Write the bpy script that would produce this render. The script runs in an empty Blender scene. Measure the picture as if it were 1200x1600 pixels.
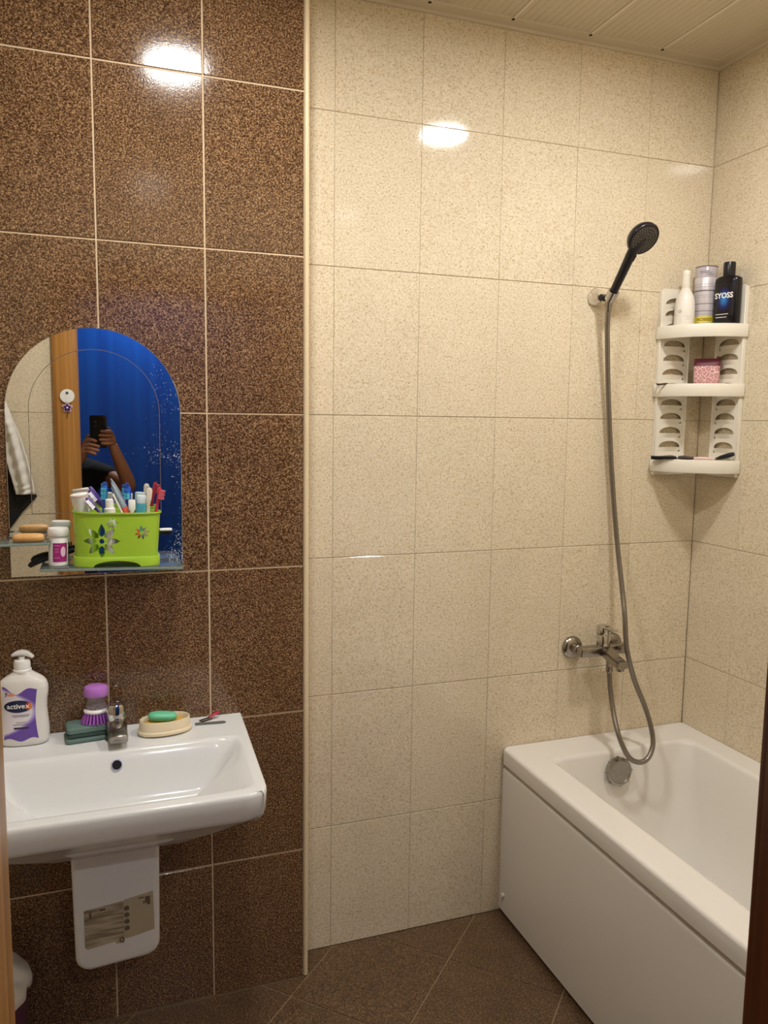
import bpy, bmesh, math, random
from mathutils import Vector, Matrix
random.seed(7)
PI = math.pi
sc = bpy.context.scene
COL = sc.collection

# ------------------------------------------------------------------ camera, world, exposure
CAM = Vector((-0.2521, -2.0326, 1.5659))
_ya, _pi, _ro = (math.radians(a) for a in (19.6487, -6.5849, 0.7358))
_F = Vector((math.sin(_ya)*math.cos(_pi), math.cos(_ya)*math.cos(_pi), math.sin(_pi)))
_R = Vector((math.cos(_ya), -math.sin(_ya), 0)); _U = _R.cross(_F)
_R2 = _R*math.cos(_ro) + _U*math.sin(_ro); _U2 = -_R*math.sin(_ro) + _U*math.cos(_ro)
cd = bpy.data.cameras.new('camera'); cam = bpy.data.objects.new('camera', cd); COL.objects.link(cam)
cd.sensor_fit = 'HORIZONTAL'; cd.sensor_width = 36; cd.lens = 36*1238.9/1200; cd.clip_start = 0.01
cam.matrix_world = Matrix((( _R2.x, _U2.x, -_F.x, CAM.x), (_R2.y, _U2.y, -_F.y, CAM.y), (_R2.z, _U2.z, -_F.z, CAM.z), (0,0,0,1)))
sc.camera = cam
w = bpy.data.worlds.new('world'); sc.world = w; w.use_nodes = True
w.node_tree.nodes['Background'].inputs[0].default_value = (.9,.85,.8,1)
w.node_tree.nodes['Background'].inputs[1].default_value = 0.02
sc.view_settings.view_transform = 'Standard'; sc.view_settings.look = 'None'
sc.view_settings.gamma = 1; sc.view_settings.use_curve_mapping = False
sc.view_settings.exposure = 0.70
LAMP_POWER = 130.0          # radiance of the two bathroom downlights
HALL_POWER = 120.0
LAMP_COLOUR = (1.0, .975, .935)

# ------------------------------------------------------------------ materials
def lin(h):
    if isinstance(h, str):
        h = [int(h[i:i+2], 16)/255 for i in (0, 2, 4)]
    return tuple((c/12.92 if c <= .04045 else ((c+.055)/1.055)**2.4) for c in h) + (1,)
MATS = {}
def mat(name, col, rough=.4, metal=0, var=.06, scale=40, bump=0, trans=0, ior=1.45, coat=0, sss=0, spec=.5):
    if name in MATS: return MATS[name]
    m = bpy.data.materials.new(name); m.use_nodes = True; nt = m.node_tree; N = nt.nodes; L = nt.links
    b = N['Principled BSDF']; c = lin(col)
    b.inputs['Roughness'].default_value = rough; b.inputs['Metallic'].default_value = metal
    b.inputs['Transmission Weight'].default_value = trans; b.inputs['IOR'].default_value = ior
    b.inputs['Coat Weight'].default_value = coat; b.inputs['Coat Roughness'].default_value = .08
    b.inputs['Specular IOR Level'].default_value = spec
    if sss:
        b.inputs['Subsurface Weight'].default_value = sss; b.inputs['Subsurface Radius'].default_value = (.01,.006,.004)
    tc = N.new('ShaderNodeTexCoord'); no = N.new('ShaderNodeTexNoise')
    no.inputs['Scale'].default_value = scale; no.inputs['Detail'].default_value = 3
    L.new(tc.outputs['Object'], no.inputs['Vector'])
    mx = N.new('ShaderNodeMix'); mx.data_type = 'RGBA'
    mx.inputs[6].default_value = tuple(x*(1-var) for x in c[:3])+(1,); mx.inputs[7].default_value = tuple(min(1, x*(1+var)) for x in c[:3])+(1,)
    L.new(no.outputs['Fac'], mx.inputs[0]); L.new(mx.outputs[2], b.inputs['Base Color'])
    if bump:
        bp = N.new('ShaderNodeBump'); bp.inputs['Strength'].default_value = bump; bp.inputs['Distance'].default_value = .002
        L.new(no.outputs['Fac'], bp.inputs['Height']); L.new(bp.outputs[0], b.inputs['Normal'])
    MATS[name] = m
    return m
def emit(name, col, strength):
    m = bpy.data.materials.new(name); m.use_nodes = True; nt = m.node_tree
    e = nt.nodes.new('ShaderNodeEmission'); e.inputs[0].default_value = (*col, 1); e.inputs[1].default_value = strength
    nt.links.new(e.outputs[0], nt.nodes['Material Output'].inputs[0]); MATS[name] = m
    return m
def ramp(N, pts, interp='LINEAR'):
    r = N.new('ShaderNodeValToRGB'); r.color_ramp.interpolation = interp
    e = r.color_ramp.elements
    while len(e) < len(pts): e.new(.5)
    for el, (p, c) in zip(e, pts): el.position = p; el.color = c if len(c) == 4 else (*c, 1)
    return r
def tile_mat(name, stops, scale, rough, blotch=.12, bump=.15, spec=.5):
    """speckled ceramic glaze; every tile gets its own offset into the speckle"""
    m = bpy.data.materials.new(name); m.use_nodes = True; nt = m.node_tree; N = nt.nodes; L = nt.links; b = N['Principled BSDF']
    tc = N.new('ShaderNodeTexCoord'); oi = N.new('ShaderNodeObjectInfo')
    mu = N.new('ShaderNodeMath'); mu.operation = 'MULTIPLY'; mu.inputs[1].default_value = 37.0; L.new(oi.outputs['Random'], mu.inputs[0])
    ad = N.new('ShaderNodeVectorMath'); ad.operation = 'ADD'; L.new(tc.outputs['Object'], ad.inputs[0]); L.new(mu.outputs[0], ad.inputs[1])
    n1 = N.new('ShaderNodeTexNoise'); n1.inputs['Scale'].default_value = scale; n1.inputs['Detail'].default_value = 1.5; n1.inputs['Roughness'].default_value = .45; n1.inputs['Distortion'].default_value = .6
    L.new(ad.outputs[0], n1.inputs['Vector'])
    r = ramp(N, [(p, lin(c)) for p, c in stops]); L.new(n1.outputs['Fac'], r.inputs[0])
    n2 = N.new('ShaderNodeTexNoise'); n2.inputs['Scale'].default_value = 9; n2.inputs['Detail'].default_value = 2; L.new(ad.outputs[0], n2.inputs['Vector'])
    mr = N.new('ShaderNodeMapRange'); mr.inputs[1].default_value = .3; mr.inputs[2].default_value = .7; mr.inputs[3].default_value = 1-blotch; mr.inputs[4].default_value = 1+blotch
    L.new(n2.outputs['Fac'], mr.inputs[0])
    hs = N.new('ShaderNodeHueSaturation'); L.new(mr.outputs[0], hs.inputs['Value']); L.new(r.outputs[0], hs.inputs['Color']); L.new(hs.outputs[0], b.inputs['Base Color'])
    b.inputs['Roughness'].default_value = rough; b.inputs['Specular IOR Level'].default_value = spec
    bp = N.new('ShaderNodeBump'); bp.inputs['Strength'].default_value = bump; bp.inputs['Distance'].default_value = .0006
    L.new(n1.outputs['Fac'], bp.inputs['Height']); L.new(bp.outputs[0], b.inputs['Normal'])
    MATS[name] = m
    return m
def wood_mat(name, c1, c2, rough=.35, stretch=(60, 60, 1.2)):
    m = bpy.data.materials.new(name); m.use_nodes = True; nt = m.node_tree; N = nt.nodes; L = nt.links; b = N['Principled BSDF']
    tc = N.new('ShaderNodeTexCoord'); mp = N.new('ShaderNodeMapping'); mp.inputs['Scale'].default_value = stretch
    L.new(tc.outputs['Object'], mp.inputs[0]); n = N.new('ShaderNodeTexNoise'); n.inputs['Scale'].default_value = 1; n.inputs['Detail'].default_value = 5
    L.new(mp.outputs[0], n.inputs['Vector']); r = ramp(N, [(.3, lin(c1)), (.7, lin(c2))]); L.new(n.outputs['Fac'], r.inputs[0])
    L.new(r.outputs[0], b.inputs['Base Color']); b.inputs['Roughness'].default_value = rough
    MATS[name] = m
    return m

M_BROWN = tile_mat('brown_tile', [(.33, '362114'), (.46, '5c412d'), (.55, '7d5e42'), (.66, 'ab8b65')], 300, .10, .08)
M_CREAM = tile_mat('cream_tile', [(.30, 'c0aa86'), (.40, 'd5c5a7'), (.50, 'ded1b8'), (.7, 'e7dcc6')], 230, .065, .025, .05)
M_FLOOR = tile_mat('floor_tile', [(.33, '3b2a1b'), (.48, '58412d'), (.58, '6d553e'), (.7, '866d50')], 240, .35, .10)
M_GROUTB = mat('grout_brown_wall', 'e0c9a8', .8, var=.12)
def grout_cream():
    m = mat('grout_cream_wall', 'd6c6aa', .8, var=.06, scale=15); nt = m.node_tree; N = nt.nodes; L = nt.links; b = N['Principled BSDF']
    src = b.inputs['Base Color'].links[0].from_socket; tc = N.new('ShaderNodeTexCoord'); sx = N.new('ShaderNodeSeparateXYZ'); L.new(tc.outputs['Object'], sx.inputs[0])
    no = N.new('ShaderNodeTexNoise'); no.inputs['Scale'].default_value = 5; L.new(tc.outputs['Object'], no.inputs[0])
    ad = N.new('ShaderNodeMath'); ad.operation = 'MULTIPLY_ADD'; ad.inputs[1].default_value = .9; L.new(no.outputs['Fac'], ad.inputs[0]); L.new(sx.outputs['Z'], ad.inputs[2])
    mr = N.new('ShaderNodeMapRange'); mr.inputs[1].default_value = .75; mr.inputs[2].default_value = 1.9; mr.inputs[3].default_value = 1; mr.inputs[4].default_value = 0; L.new(ad.outputs[0], mr.inputs[0])
    mx = N.new('ShaderNodeMix'); mx.data_type = 'RGBA'; mx.inputs[7].default_value = lin('6b5236'); L.new(mr.outputs[0], mx.inputs[0]); L.new(src, mx.inputs[6]); L.new(mx.outputs[2], b.inputs['Base Color'])
    return m
M_GROUTC = grout_cream()
M_GROUTF = mat('grout_floor', '8f775c', .8, var=.2)
M_CER = mat('white_ceramic', 'e4e5e4', .12, var=.01, coat=0, spec=.35)
M_ACR = mat('white_acrylic', 'e8e4de', .16, var=.015)
M_CHROME = mat('chrome', 'c9c7c3', .1, 1, var=.03)
M_CHROME2 = mat('worn_chrome', 'a09b94', .22, 1, var=.2, scale=90)
M_HOSE = None
M_WPL = mat('white_plastic', 'ece6d8', .35, var=.02)
M_WHITE = mat('plain_white_plastic', 'f0efec', .35, var=.02)
M_BLACK = mat('black_plastic', '17151a', .28, var=.1)
M_HONEY = wood_mat('honey_wood', '8a5a26', 'b98544')
M_SHADEWOOD = wood_mat('shaded_wood', '45220e', '6b3819')  # darker copy of the frame wood; shade on the right jamb put into the colour
M_TRIM = mat('cream_trim', 'e8d3ae', .3, var=.04)
M_CEIL = mat('ceiling_panel', 'c9bda6', .4, var=.02)
M_CEILJ = mat('ceiling_joint', 'ded3bd', .4, var=.02)
M_DARK = mat('dark_void', '0c0908', .8)

# ------------------------------------------------------------------ builders
def tag(o, label=None, cat=None, group=None, kind=None):
    if label: o['label'] = label
    if cat: o['category'] = cat
    if group: o['group'] = group
    if kind: o['kind'] = kind
    return o
def empty(name, loc=(0,0,0), rot=(0,0,0), label=None, cat=None, group=None, kind=None):
    o = bpy.data.objects.new(name, None); COL.objects.link(o); o.location = loc; o.rotation_euler = rot; o.empty_display_size = .02
    return tag(o, label, cat, group, kind)
def obj(name, bm, m, parent=None, loc=None, rot=None, smooth=40):
    me = bpy.data.meshes.new(name)
    if isinstance(bm, bpy.types.Mesh): me = bm
    else:
        bmesh.ops.recalc_face_normals(bm, faces=bm.faces); bm.to_mesh(me); bm.free()
    for p in me.polygons: p.use_smooth = bool(smooth)
    if smooth: me.set_sharp_from_angle(angle=math.radians(smooth))
    for x in (m if isinstance(m, (list, tuple)) else [m]): me.materials.append(x)
    o = bpy.data.objects.new(name, me); COL.objects.link(o)
    if loc is not None: o.location = loc
    if rot is not None: o.rotation_euler = rot
    if parent: o.parent = parent
    return o
def B(): return bmesh.new()
def box(bm, x0, x1, y0, y1, z0, z1, bev=0, seg=2, mi=0):
    t = bmesh.new()
    v = [t.verts.new((x, y, z)) for x in (x0, x1) for y in (y0, y1) for z in (z0, z1)]
    for f in ((0,1,3,2), (4,6,7,5), (0,4,5,1), (2,3,7,6), (0,2,6,4), (1,5,7,3)): t.faces.new([v[i] for i in f])
    bmesh.ops.recalc_face_normals(t, faces=t.faces)
    if bev: bmesh.ops.bevel(t, geom=t.edges[:], offset=bev, segments=seg, affect='EDGES', profile=.5)
    add(bm, t, mi=mi); return bm
def add(bm, t, M=None, mi=0):
    """append bmesh t to bm"""
    if M is not None: bmesh.ops.transform(t, matrix=M, verts=t.verts)
    mp = {}
    for v in t.verts: mp[v] = bm.verts.new(v.co)
    for f in t.faces:
        try:
            nf = bm.faces.new([mp[v] for v in f.verts]); nf.material_index = mi
        except ValueError: pass
    t.free()
def loft(bm, rings, cap0=True, cap1=True, closed=True, mi=0):
    R = [[bm.verts.new(p) for p in r] for r in rings]
    n = len(R[0])
    for a, b in zip(R, R[1:]):
        for i in range(n if closed else n-1):
            j = (i+1) % n
            f = bm.faces.new((a[i], a[j], b[j], b[i])); f.material_index = mi
    if cap0: bm.faces.new(R[0][::-1]).material_index = mi
    if cap1: bm.faces.new(R[-1]).material_index = mi
    return R
def lathe(bm, prof, seg=28, M=None, mi=0):
    t = bmesh.new()
    rings = [[(max(r, 1e-5)*math.cos(2*PI*i/seg), max(r, 1e-5)*math.sin(2*PI*i/seg), z) for i in range(seg)] for r, z in prof]
    if prof[0][0] > 1e-4 and prof[-1][0] > 1e-4: loft(t, rings+[rings[0]], False, False); bmesh.ops.remove_doubles(t, verts=t.verts, dist=1e-7)
    else: loft(t, rings)
    add(bm, t, M, mi); return bm
def sring(cx, cy, z, hw, hd, n=40, e=2.0):
    out = []
    for i in range(n):
        a = 2*PI*i/n; c, s = math.cos(a), math.sin(a)
        out.append((cx + hw*math.copysign(abs(c)**(2/e), c), cy + hd*math.copysign(abs(s)**(2/e), s), z))
    return out
def rrect(x0, x1, y0, y1, z, r, k=6):
    out = []
    for cx, cy, a0 in ((x1-r, y1-r, 0), (x0+r, y1-r, 90), (x0+r, y0+r, 180), (x1-r, y0+r, 270)):
        for i in range(k+1):
            a = math.radians(a0 + 90*i/k); out.append((cx + r*math.cos(a), cy + r*math.sin(a), z))
    return out
def crom(pts, n=8):
    P = [Vector(p) for p in pts]; P = [P[0]*2-P[1]] + P + [P[-1]*2-P[-2]]; out = []
    for i in range(1, len(P)-2):
        p0, p1, p2, p3 = P[i-1:i+3]
        for k in range(n):
            t = k/n
            out.append(.5*((2*p1) + (p2-p0)*t + (2*p0-5*p1+4*p2-p3)*t*t + (3*p1-p0-3*p2+p3)*t**3))
    out.append(P[-2]); return out
def tube(bm, pts, rad, seg=10, n=0, mi=0, flat=1.0):
    P = crom(pts, n) if n else [Vector(p) for p in pts]
    R = rad if isinstance(rad, (list, tuple)) else None
    T = [(P[min(i+1, len(P)-1)]-P[max(i-1, 0)]).normalized() for i in range(len(P))]
    up = Vector((0, 0, 1)) if abs(T[0].z) < .9 else Vector((0, 1, 0))
    nrm = T[0].cross(up).normalized(); rings = []
    for i, p in enumerate(P):
        nrm = (nrm - T[i]*nrm.dot(T[i])).normalized(); bn = T[i].cross(nrm)
        if R is None: r = rad
        else:
            f = i/(len(P)-1)*(len(R)-1); k = min(int(f), len(R)-2); r = R[k]+(R[k+1]-R[k])*(f-k)
        rings.append([p + nrm*(r*math.cos(2*PI*j/seg)) + bn*(r*flat*math.sin(2*PI*j/seg)) for j in range(seg)])
    loft(bm, rings, mi=mi); return bm
def axis_mat(p, d):
    return Matrix.Translation(Vector(p)) @ Vector(d).normalized().to_track_quat('Z', 'Y').to_matrix().to_4x4()
def cyl(bm, p0, p1, r, seg=20, bev=.0015, mi=0):
    p0, p1 = Vector(p0), Vector(p1); L = (p1-p0).length; b = min(bev, r*.4, L*.4)
    lathe(bm, [(0, 0), (r-b, 0), (r, b), (r, L-b), (r-b, L), (0, L)], seg, axis_mat(p0, p1-p0), mi); return bm
def sheet(outer, holes=(), depth=.002):
    """flat plate with real holes (x,y plane, z from 0 to depth) as a Mesh"""
    cu = bpy.data.curves.new('t', 'CURVE'); cu.dimensions = '2D'; cu.fill_mode = 'BOTH'; cu.extrude = depth/2
    for loop in [outer]+list(holes):
        s = cu.splines.new('POLY'); s.points.add(len(loop)-1); s.use_cyclic_u = True
        for p, q in zip(s.points, loop): p.co = (q[0], q[1], 0, 1)
    o = bpy.data.objects.new('t', cu); COL.objects.link(o)
    dg = bpy.context.evaluated_depsgraph_get(); me = bpy.data.meshes.new_from_object(o.evaluated_get(dg)); me.materials.clear()
    bpy.data.objects.remove(o); bpy.data.curves.remove(cu)
    bm = bmesh.new(); bm.from_mesh(me); bpy.data.meshes.remove(me)
    bmesh.ops.remove_doubles(bm, verts=bm.verts, dist=1e-6)
    bmesh.ops.translate(bm, verts=bm.verts, vec=(0, 0, depth/2)); return bm
def prism(bm, poly, depth, M=None, bev=0, mi=0, seg=2):
    t = bmesh.new(); a = [t.verts.new((p[0], p[1], 0)) for p in poly]; t.faces.new(a)
    r = bmesh.ops.extrude_face_region(t, geom=t.faces[:])
    bmesh.ops.translate(t, verts=[g for g in r['geom'] if isinstance(g, bmesh.types.BMVert)], vec=(0, 0, depth))
    bmesh.ops.recalc_face_normals(t, faces=t.faces)
    if bev: bmesh.ops.bevel(t, geom=[e for e in t.edges if e.calc_face_angle(0) > .6], offset=bev, segments=seg, affect='EDGES', profile=.5)
    add(bm, t, M, mi); return bm
FONT = {}
def text(s, size, bold=0, align='CENTER'):
    cu = bpy.data.curves.new('t', 'FONT'); cu.body = s; cu.size = size; cu.align_x = align; cu.align_y = 'CENTER'; cu.offset = bold; cu.resolution_u = 3
    o = bpy.data.objects.new('t', cu); COL.objects.link(o)
    dg = bpy.context.evaluated_depsgraph_get(); me = bpy.data.meshes.new_from_object(o.evaluated_get(dg)); me.materials.clear()
    bpy.data.objects.remove(o); bpy.data.curves.remove(cu)
    bm = bmesh.new(); bm.from_mesh(me); bpy.data.meshes.remove(me)
    bmesh.ops.subdivide_edges(bm, edges=[e for e in bm.edges if e.calc_length() > size*.25], cuts=1)
    return bm
def warp(bm, fn):
    for v in bm.verts: v.co = fn(v.co)
    return bm
def patch(fn, nu=16, nv=16):
    """surface grid: fn(u,v) -> point"""
    bm = bmesh.new(); V = [[bm.verts.new(fn(i/nu, j/nv)) for i in range(nu+1)] for j in range(nv+1)]
    for j in range(nv):
        for i in range(nu): bm.faces.new((V[j][i], V[j][i+1], V[j+1][i+1], V[j+1][i]))
    return bm
def disc_patch(fn, n=28, rings=4):
    """unit disc mapped by fn(x,y)"""
    bm = bmesh.new(); c = bm.verts.new(fn(0, 0)); prev = None
    for k in range(1, rings+1):
        r = k/rings; cur = [bm.verts.new(fn(r*math.cos(2*PI*i/n), r*math.sin(2*PI*i/n))) for i in range(n)]
        for i in range(n):
            j = (i+1) % n
            bm.faces.new((c, cur[i], cur[j])) if prev is None else bm.faces.new((prev[i], cur[i], cur[j], prev[j]))
        prev = cur
    return bm

# ------------------------------------------------------------------ room shell
YB, YC, XR, XL, YF, ZC, XT = 0.0, .0977, 1.6078, -1.0, -1.37, 2.675, .2527
TT = .0025                                            # how far tiles stand proud of the grout
OPX0, OPX1, OPZ = -.331, .45, 2.06                    # doorway in the front wall
def structure(name, bm, m, parent=None, smooth=0):
    o = obj(name, bm, m, parent, smooth=smooth)
    if not parent: o['kind'] = 'structure'
    return o
tile_cache = {}
def tile_mesh(w_, h_, m, gap):
    key = (round(w_, 3), round(h_, 3), m.name)
    if key in tile_cache: return tile_cache[key]
    w2, h2 = w_-(gap if gap > .003 else gap*.55), h_-gap*1.1; b = min(.0012, w2*.2, h2*.2); me = bpy.data.meshes.new('tile')
    V = []
    for z, i in ((0, 0), (TT-b*.7, 0), (TT, b)):
        V += [(-w2/2+i, -h2/2+i, z), (w2/2-i, -h2/2+i, z), (w2/2-i, h2/2-i, z), (-w2/2+i, h2/2-i, z)]
    Fc = [(8, 9, 10, 11)]
    for k in (0, 4):
        for i in range(4): j = (i+1) % 4; Fc.append((k+i, k+j, k+4+j, k+4+i))
    me.from_pydata(V, [], Fc); me.materials.append(m); tile_cache[key] = me
    return me
def tiles(parent, us, zs, place, m, gap, skip=None, wob=.0018):
    """one object per tile between consecutive us / zs; place(u,z) gives the frame (point, u axis, normal)"""
    for a, b in zip(us, us[1:]):
        for c, d in zip(zs, zs[1:]):
            for (a2, b2, c2, d2) in (skip(a, b, c, d) if skip else [(a, b, c, d)]):
                if b2-a2 < .012 or d2-c2 < .012: continue
                o = bpy.data.objects.new('tile', tile_mesh(b2-a2, d2-c2, m, gap)); COL.objects.link(o); o.parent = parent
                p, ux, n = place((a2+b2)/2, (c2+d2)/2)
                ux, n = Vector(ux), Vector(n); uy = n.cross(ux)
                Mx = Matrix((ux, uy, n)).transposed().to_4x4(); Mx.translation = Vector(p)
                big = min(b2-a2, d2-c2) > .08
                q = Matrix.Rotation(random.uniform(-wob, wob)*big, 4, 'X') @ Matrix.Rotation(random.uniform(-wob, wob)*big, 4, 'Y')
                o.matrix_world = Mx @ q
ZROWS = [0, .3787, .7787, 1.1787, 1.5787, 1.9787, 2.3787, ZC]
def fr(a, step, lo, hi):
    k0 = math.ceil((lo-a)/step); out = [lo]
    x = a+step*k0
    while x < hi-1e-6:
        if x > lo+1e-6: out.append(x)
        x += step
    return out+[hi]
# brown wall behind the basin
wbl = structure('wall_back_left', box(B(), XL-.1, XT, TT, .22, 0, ZC), M_GROUTB)
tiles(wbl, fr(0, .25, XL, .2492), ZROWS, lambda u, z: ((u, TT, z), (1,0,0), (0,-1,0)), M_BROWN, .0042)
# cream wall behind the bath
wbr = structure('wall_back_right', box(B(), XT, XR+.1, YC+TT, .22, 0, ZC), M_GROUTC)
tiles(wbr, fr(.6057, .25, XT, XR)[:-1]+[XR+.0012], ZROWS, lambda u, z: ((u, YC+TT, z), (1,0,0), (0,-1,0)), M_CREAM, .0015)
wr = structure('wall_right', box(B(), XR+TT, XR+.1, YF-.15, YC+TT, 0, ZC), M_GROUTC)
tiles(wr, fr(YC-.197, .25, YF, YC)[:-1]+[YC+.0012], ZROWS, lambda u, z: ((XR+TT, u, z), (0,-1,0), (-1,0,0)), M_CREAM, .0015)
wl = structure('wall_left', box(B(), XL-.1, XL-TT, YF-.15, TT, 0, ZC), M_GROUTC)
tiles(wl, fr(-.25, .25, YF, 0), ZROWS, lambda u, z: ((XL-TT, u, z), (0,1,0), (1,0,0)), M_CREAM, .0022)
bm = B(); yf0, yf1 = YF-.15, YF-TT
box(bm, XL-TT, OPX0-.02, yf0, yf1, 0, ZC); box(bm, OPX1+.02, XR+TT, yf0, yf1, 0, ZC); box(bm, OPX0-.02, OPX1+.02, yf0, yf1, OPZ+.02, ZC)
wf = structure('wall_front', bm, M_GROUTC)
def cut_door(a, b, c, d):
    if b <= OPX0-.02 or a >= OPX1+.02 or c >= OPZ+.02: return [(a, b, c, d)]
    out = []
    if a < OPX0-.02: out.append((a, OPX0-.02, c, d))
    if b > OPX1+.02: out.append((OPX1+.02, b, c, d))
    if d > OPZ+.02: out.append((max(a, OPX0-.02), min(b, OPX1+.02), OPZ+.02, d))
    return out
tiles(wf, fr(-.42, .25, XL, XR), ZROWS, lambda u, z: ((u, YF-TT, z), (-1,0,0), (0,1,0)), M_CREAM, .0022, cut_door)
# floor: tiles laid on the diagonal, 0.333 m
fl = structure('floor', box(B(), -1.6, 1.75, -3.2, .22, -.08, -TT), M_GROUTF)
S2 = math.sqrt(.5)
for i in range(-8, 9):
    for j in range(-8, 9):
        u, v = .13+.4707*(i+.5), .265+.4707*(j+.5); x, y = (u+v)/2, (u-v)/2
        if not (-1.15 < x < 1.35 and -1.75 < y < .32): continue
        g = .0020; s = .3328/2-g
        ring = [Vector((x+s*(a*S2-b*S2), y+s*(a*S2+b*S2), 0)) for a, b in ((-1,-1), (1,-1), (1,1), (-1,1))]
        # clip to the room outline (walls cut the edge tiles)
        def clip(r, ax, lim, keep_less):
            out = []
            for k in range(len(r)):
                p, q = r[k], r[(k+1) % len(r)]; ip = (p[ax] <= lim) == keep_less or abs(p[ax]-lim) < 1e-9; iq = (q[ax] <= lim) == keep_less or abs(q[ax]-lim) < 1e-9
                if ip: out.append(p)
                if ip != iq: out.append(p+(q-p)*((lim-p[ax])/(q[ax]-p[ax])))
            return out
        def put(r):
            if len(r) < 3: return
            c = sum(r, Vector())/len(r); t = B()
            lo = [t.verts.new((p.x-c.x, p.y-c.y, 0)) for p in r]
            hi = [t.verts.new(((p.x-c.x)*(1-.004), (p.y-c.y)*(1-.004), TT)) for p in r]
            t.faces.new(hi)
            for k in range(len(r)): t.faces.new((lo[k], lo[(k+1) % len(r)], hi[(k+1) % len(r)], hi[k]))
            obj('tile', t, M_FLOOR, fl, loc=(c.x, c.y, -TT+random.uniform(-.0002, .0002)), smooth=0)
        r = clip(clip(ring, 0, XL+.003, False), 1, YF-.15, False)
        put(clip(clip(r, 1, -.003, True), 0, XT, True))
        r2 = clip(clip(r, 0, XT, False), 1, YC-.002, True)
        put(r2)
# ceiling: PVC boards with fine beads, running towards the back wall
ce = structure('ceiling', box(B(), XL-.1, XR+.1, YF-.15, .22, ZC+.012, ZC+.08), M_CEIL)
xs = [XL]+[.103+.25*k for k in range(-4, 7)]; xs = [x for x in xs if XL-1e-6 <= x <= XR+1e-6]+[XR]
for a, b in zip(xs, xs[1:]):
    if b-a < .012: continue
    n = max(1, round((b-a)/.0208)); prof = []
    for k in range(n):
        x0 = a+(b-a)*k/n; x1 = a+(b-a)*(k+1)/n
        prof += [(x0, .0012), (x0+.0018, 0), (x1-.0018, 0)]
    prof += [(b, .0012), (b, .012), (a, .012)]
    t = B(); y1 = YC if a > XT-.16 else 0.0
    prism(t, [(p[0]-a, p[1]) for p in prof], 1, Matrix(((1,0,0,a), (0,0,-(y1-YF),y1), (0,1,0,ZC), (0,0,0,1))))
    obj('ceiling_board', t, M_CEIL, ce, smooth=0)
for x in xs[1:-1]:
    y1 = YC if x > XT else 0.0
    obj('joint_strip', box(B(), x-.0040, x+.0040, YF, y1-.052, ZC-.0026, ZC+.0005), M_CEILJ, ce, smooth=0)
    if x > .3: obj('dark_gap_plug', lathe(B(), [(0, 0), (.005, 0), (.005, .002), (0, .002)], 12, Matrix.Translation((x, y1-.046, ZC-.0035))), M_DARK, ce)  # near-black plug painted in for the shaded gap at the strip end
def cornice(name, poly, M): return structure(name, prism(B(), poly, 1, M), M_CEIL)
cp = [(0, 0), (0, -.009), (.008, -.0092), (.014, -.004), (.050, -.003), (.052, 0)]
cornice('trim_1', cp, Matrix(((0,0,XR-XT,XT), (-1,0,0,YC), (0,1,0,ZC), (0,0,0,1))))
cornice('trim_2', cp, Matrix(((-1,0,0,XR), (0,0,YC-YF,YF), (0,1,0,ZC), (0,0,0,1))))
cornice('trim_3', cp, Matrix(((0,0,XT-XL,XL), (-1,0,0,0), (0,1,0,ZC), (0,0,0,1))))
# corner bead on the outer edge of the brown wall
bead = [(.0, -.0005), (.002, -.005), (.007, -.006), (.0115, -.0035), (.0135, .002), (.0135, .09), (.004, .09), (.004, .001)]
structure('trim_4', prism(B(), bead, ZC-.003, Matrix(((1,0,0,.2486), (0,1,0,0), (0,0,1,.003), (0,0,0,1)))), M_TRIM, smooth=30)
# dirty silicone line where the cream wall meets floor is left to the grout; doorway lining and casings
dl = empty('door_1', kind='structure')
obj('jamb', box(B(), OPX0-.02, OPX0, YF-.16, YF+.004, 0, OPZ, .002), M_HONEY, dl)
obj('jamb', box(B(), OPX1, OPX1+.02, YF-.16, YF+.004, 0, OPZ, .002), M_SHADEWOOD, dl)
obj('door_head', box(B(), OPX0-.02, OPX1+.02, YF-.16, YF+.004, OPZ, OPZ+.02, .002), M_HONEY, dl)
obj('casing', box(B(), OPX0-.092, OPX0-.002, YF+.0005, YF+.014, 0, OPZ+.09, .003), M_HONEY, dl)
obj('casing', box(B(), OPX1+.002, OPX1+.092, YF+.0005, YF+.014, 0, OPZ+.09, .003), M_SHADEWOOD, dl)
obj('casing', box(B(), OPX0-.002, OPX1+.002, YF+.0005, YF+.014, OPZ+.002, OPZ+.09, .003), M_HONEY, dl)
# hallway behind the camera, seen only in the mirror
M_HALL = mat('hall_paint', 'cdbfa6', .6)
def streak_mat():
    m = wood_mat('blue_streaked_paint', '0b4fc0', '1768dc', .45, (16, 16, .5)); return m
structure('wall_hall', box(B(), -1.6, 1.75, -3.3, -3.2, 0, ZC), streak_mat())
structure('wall_hall_left', box(B(), -1.7, -1.6, -3.3, YF-.15, 0, ZC), M_HALL)
structure('wall_hall_right', box(B(), 1.75, 1.85, -3.3, YF-.15, 0, ZC), M_HALL)
structure('ceiling_hall', box(B(), -1.7, 1.85, -3.3, YF-.15, ZC, ZC+.08), M_HALL)

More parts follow.
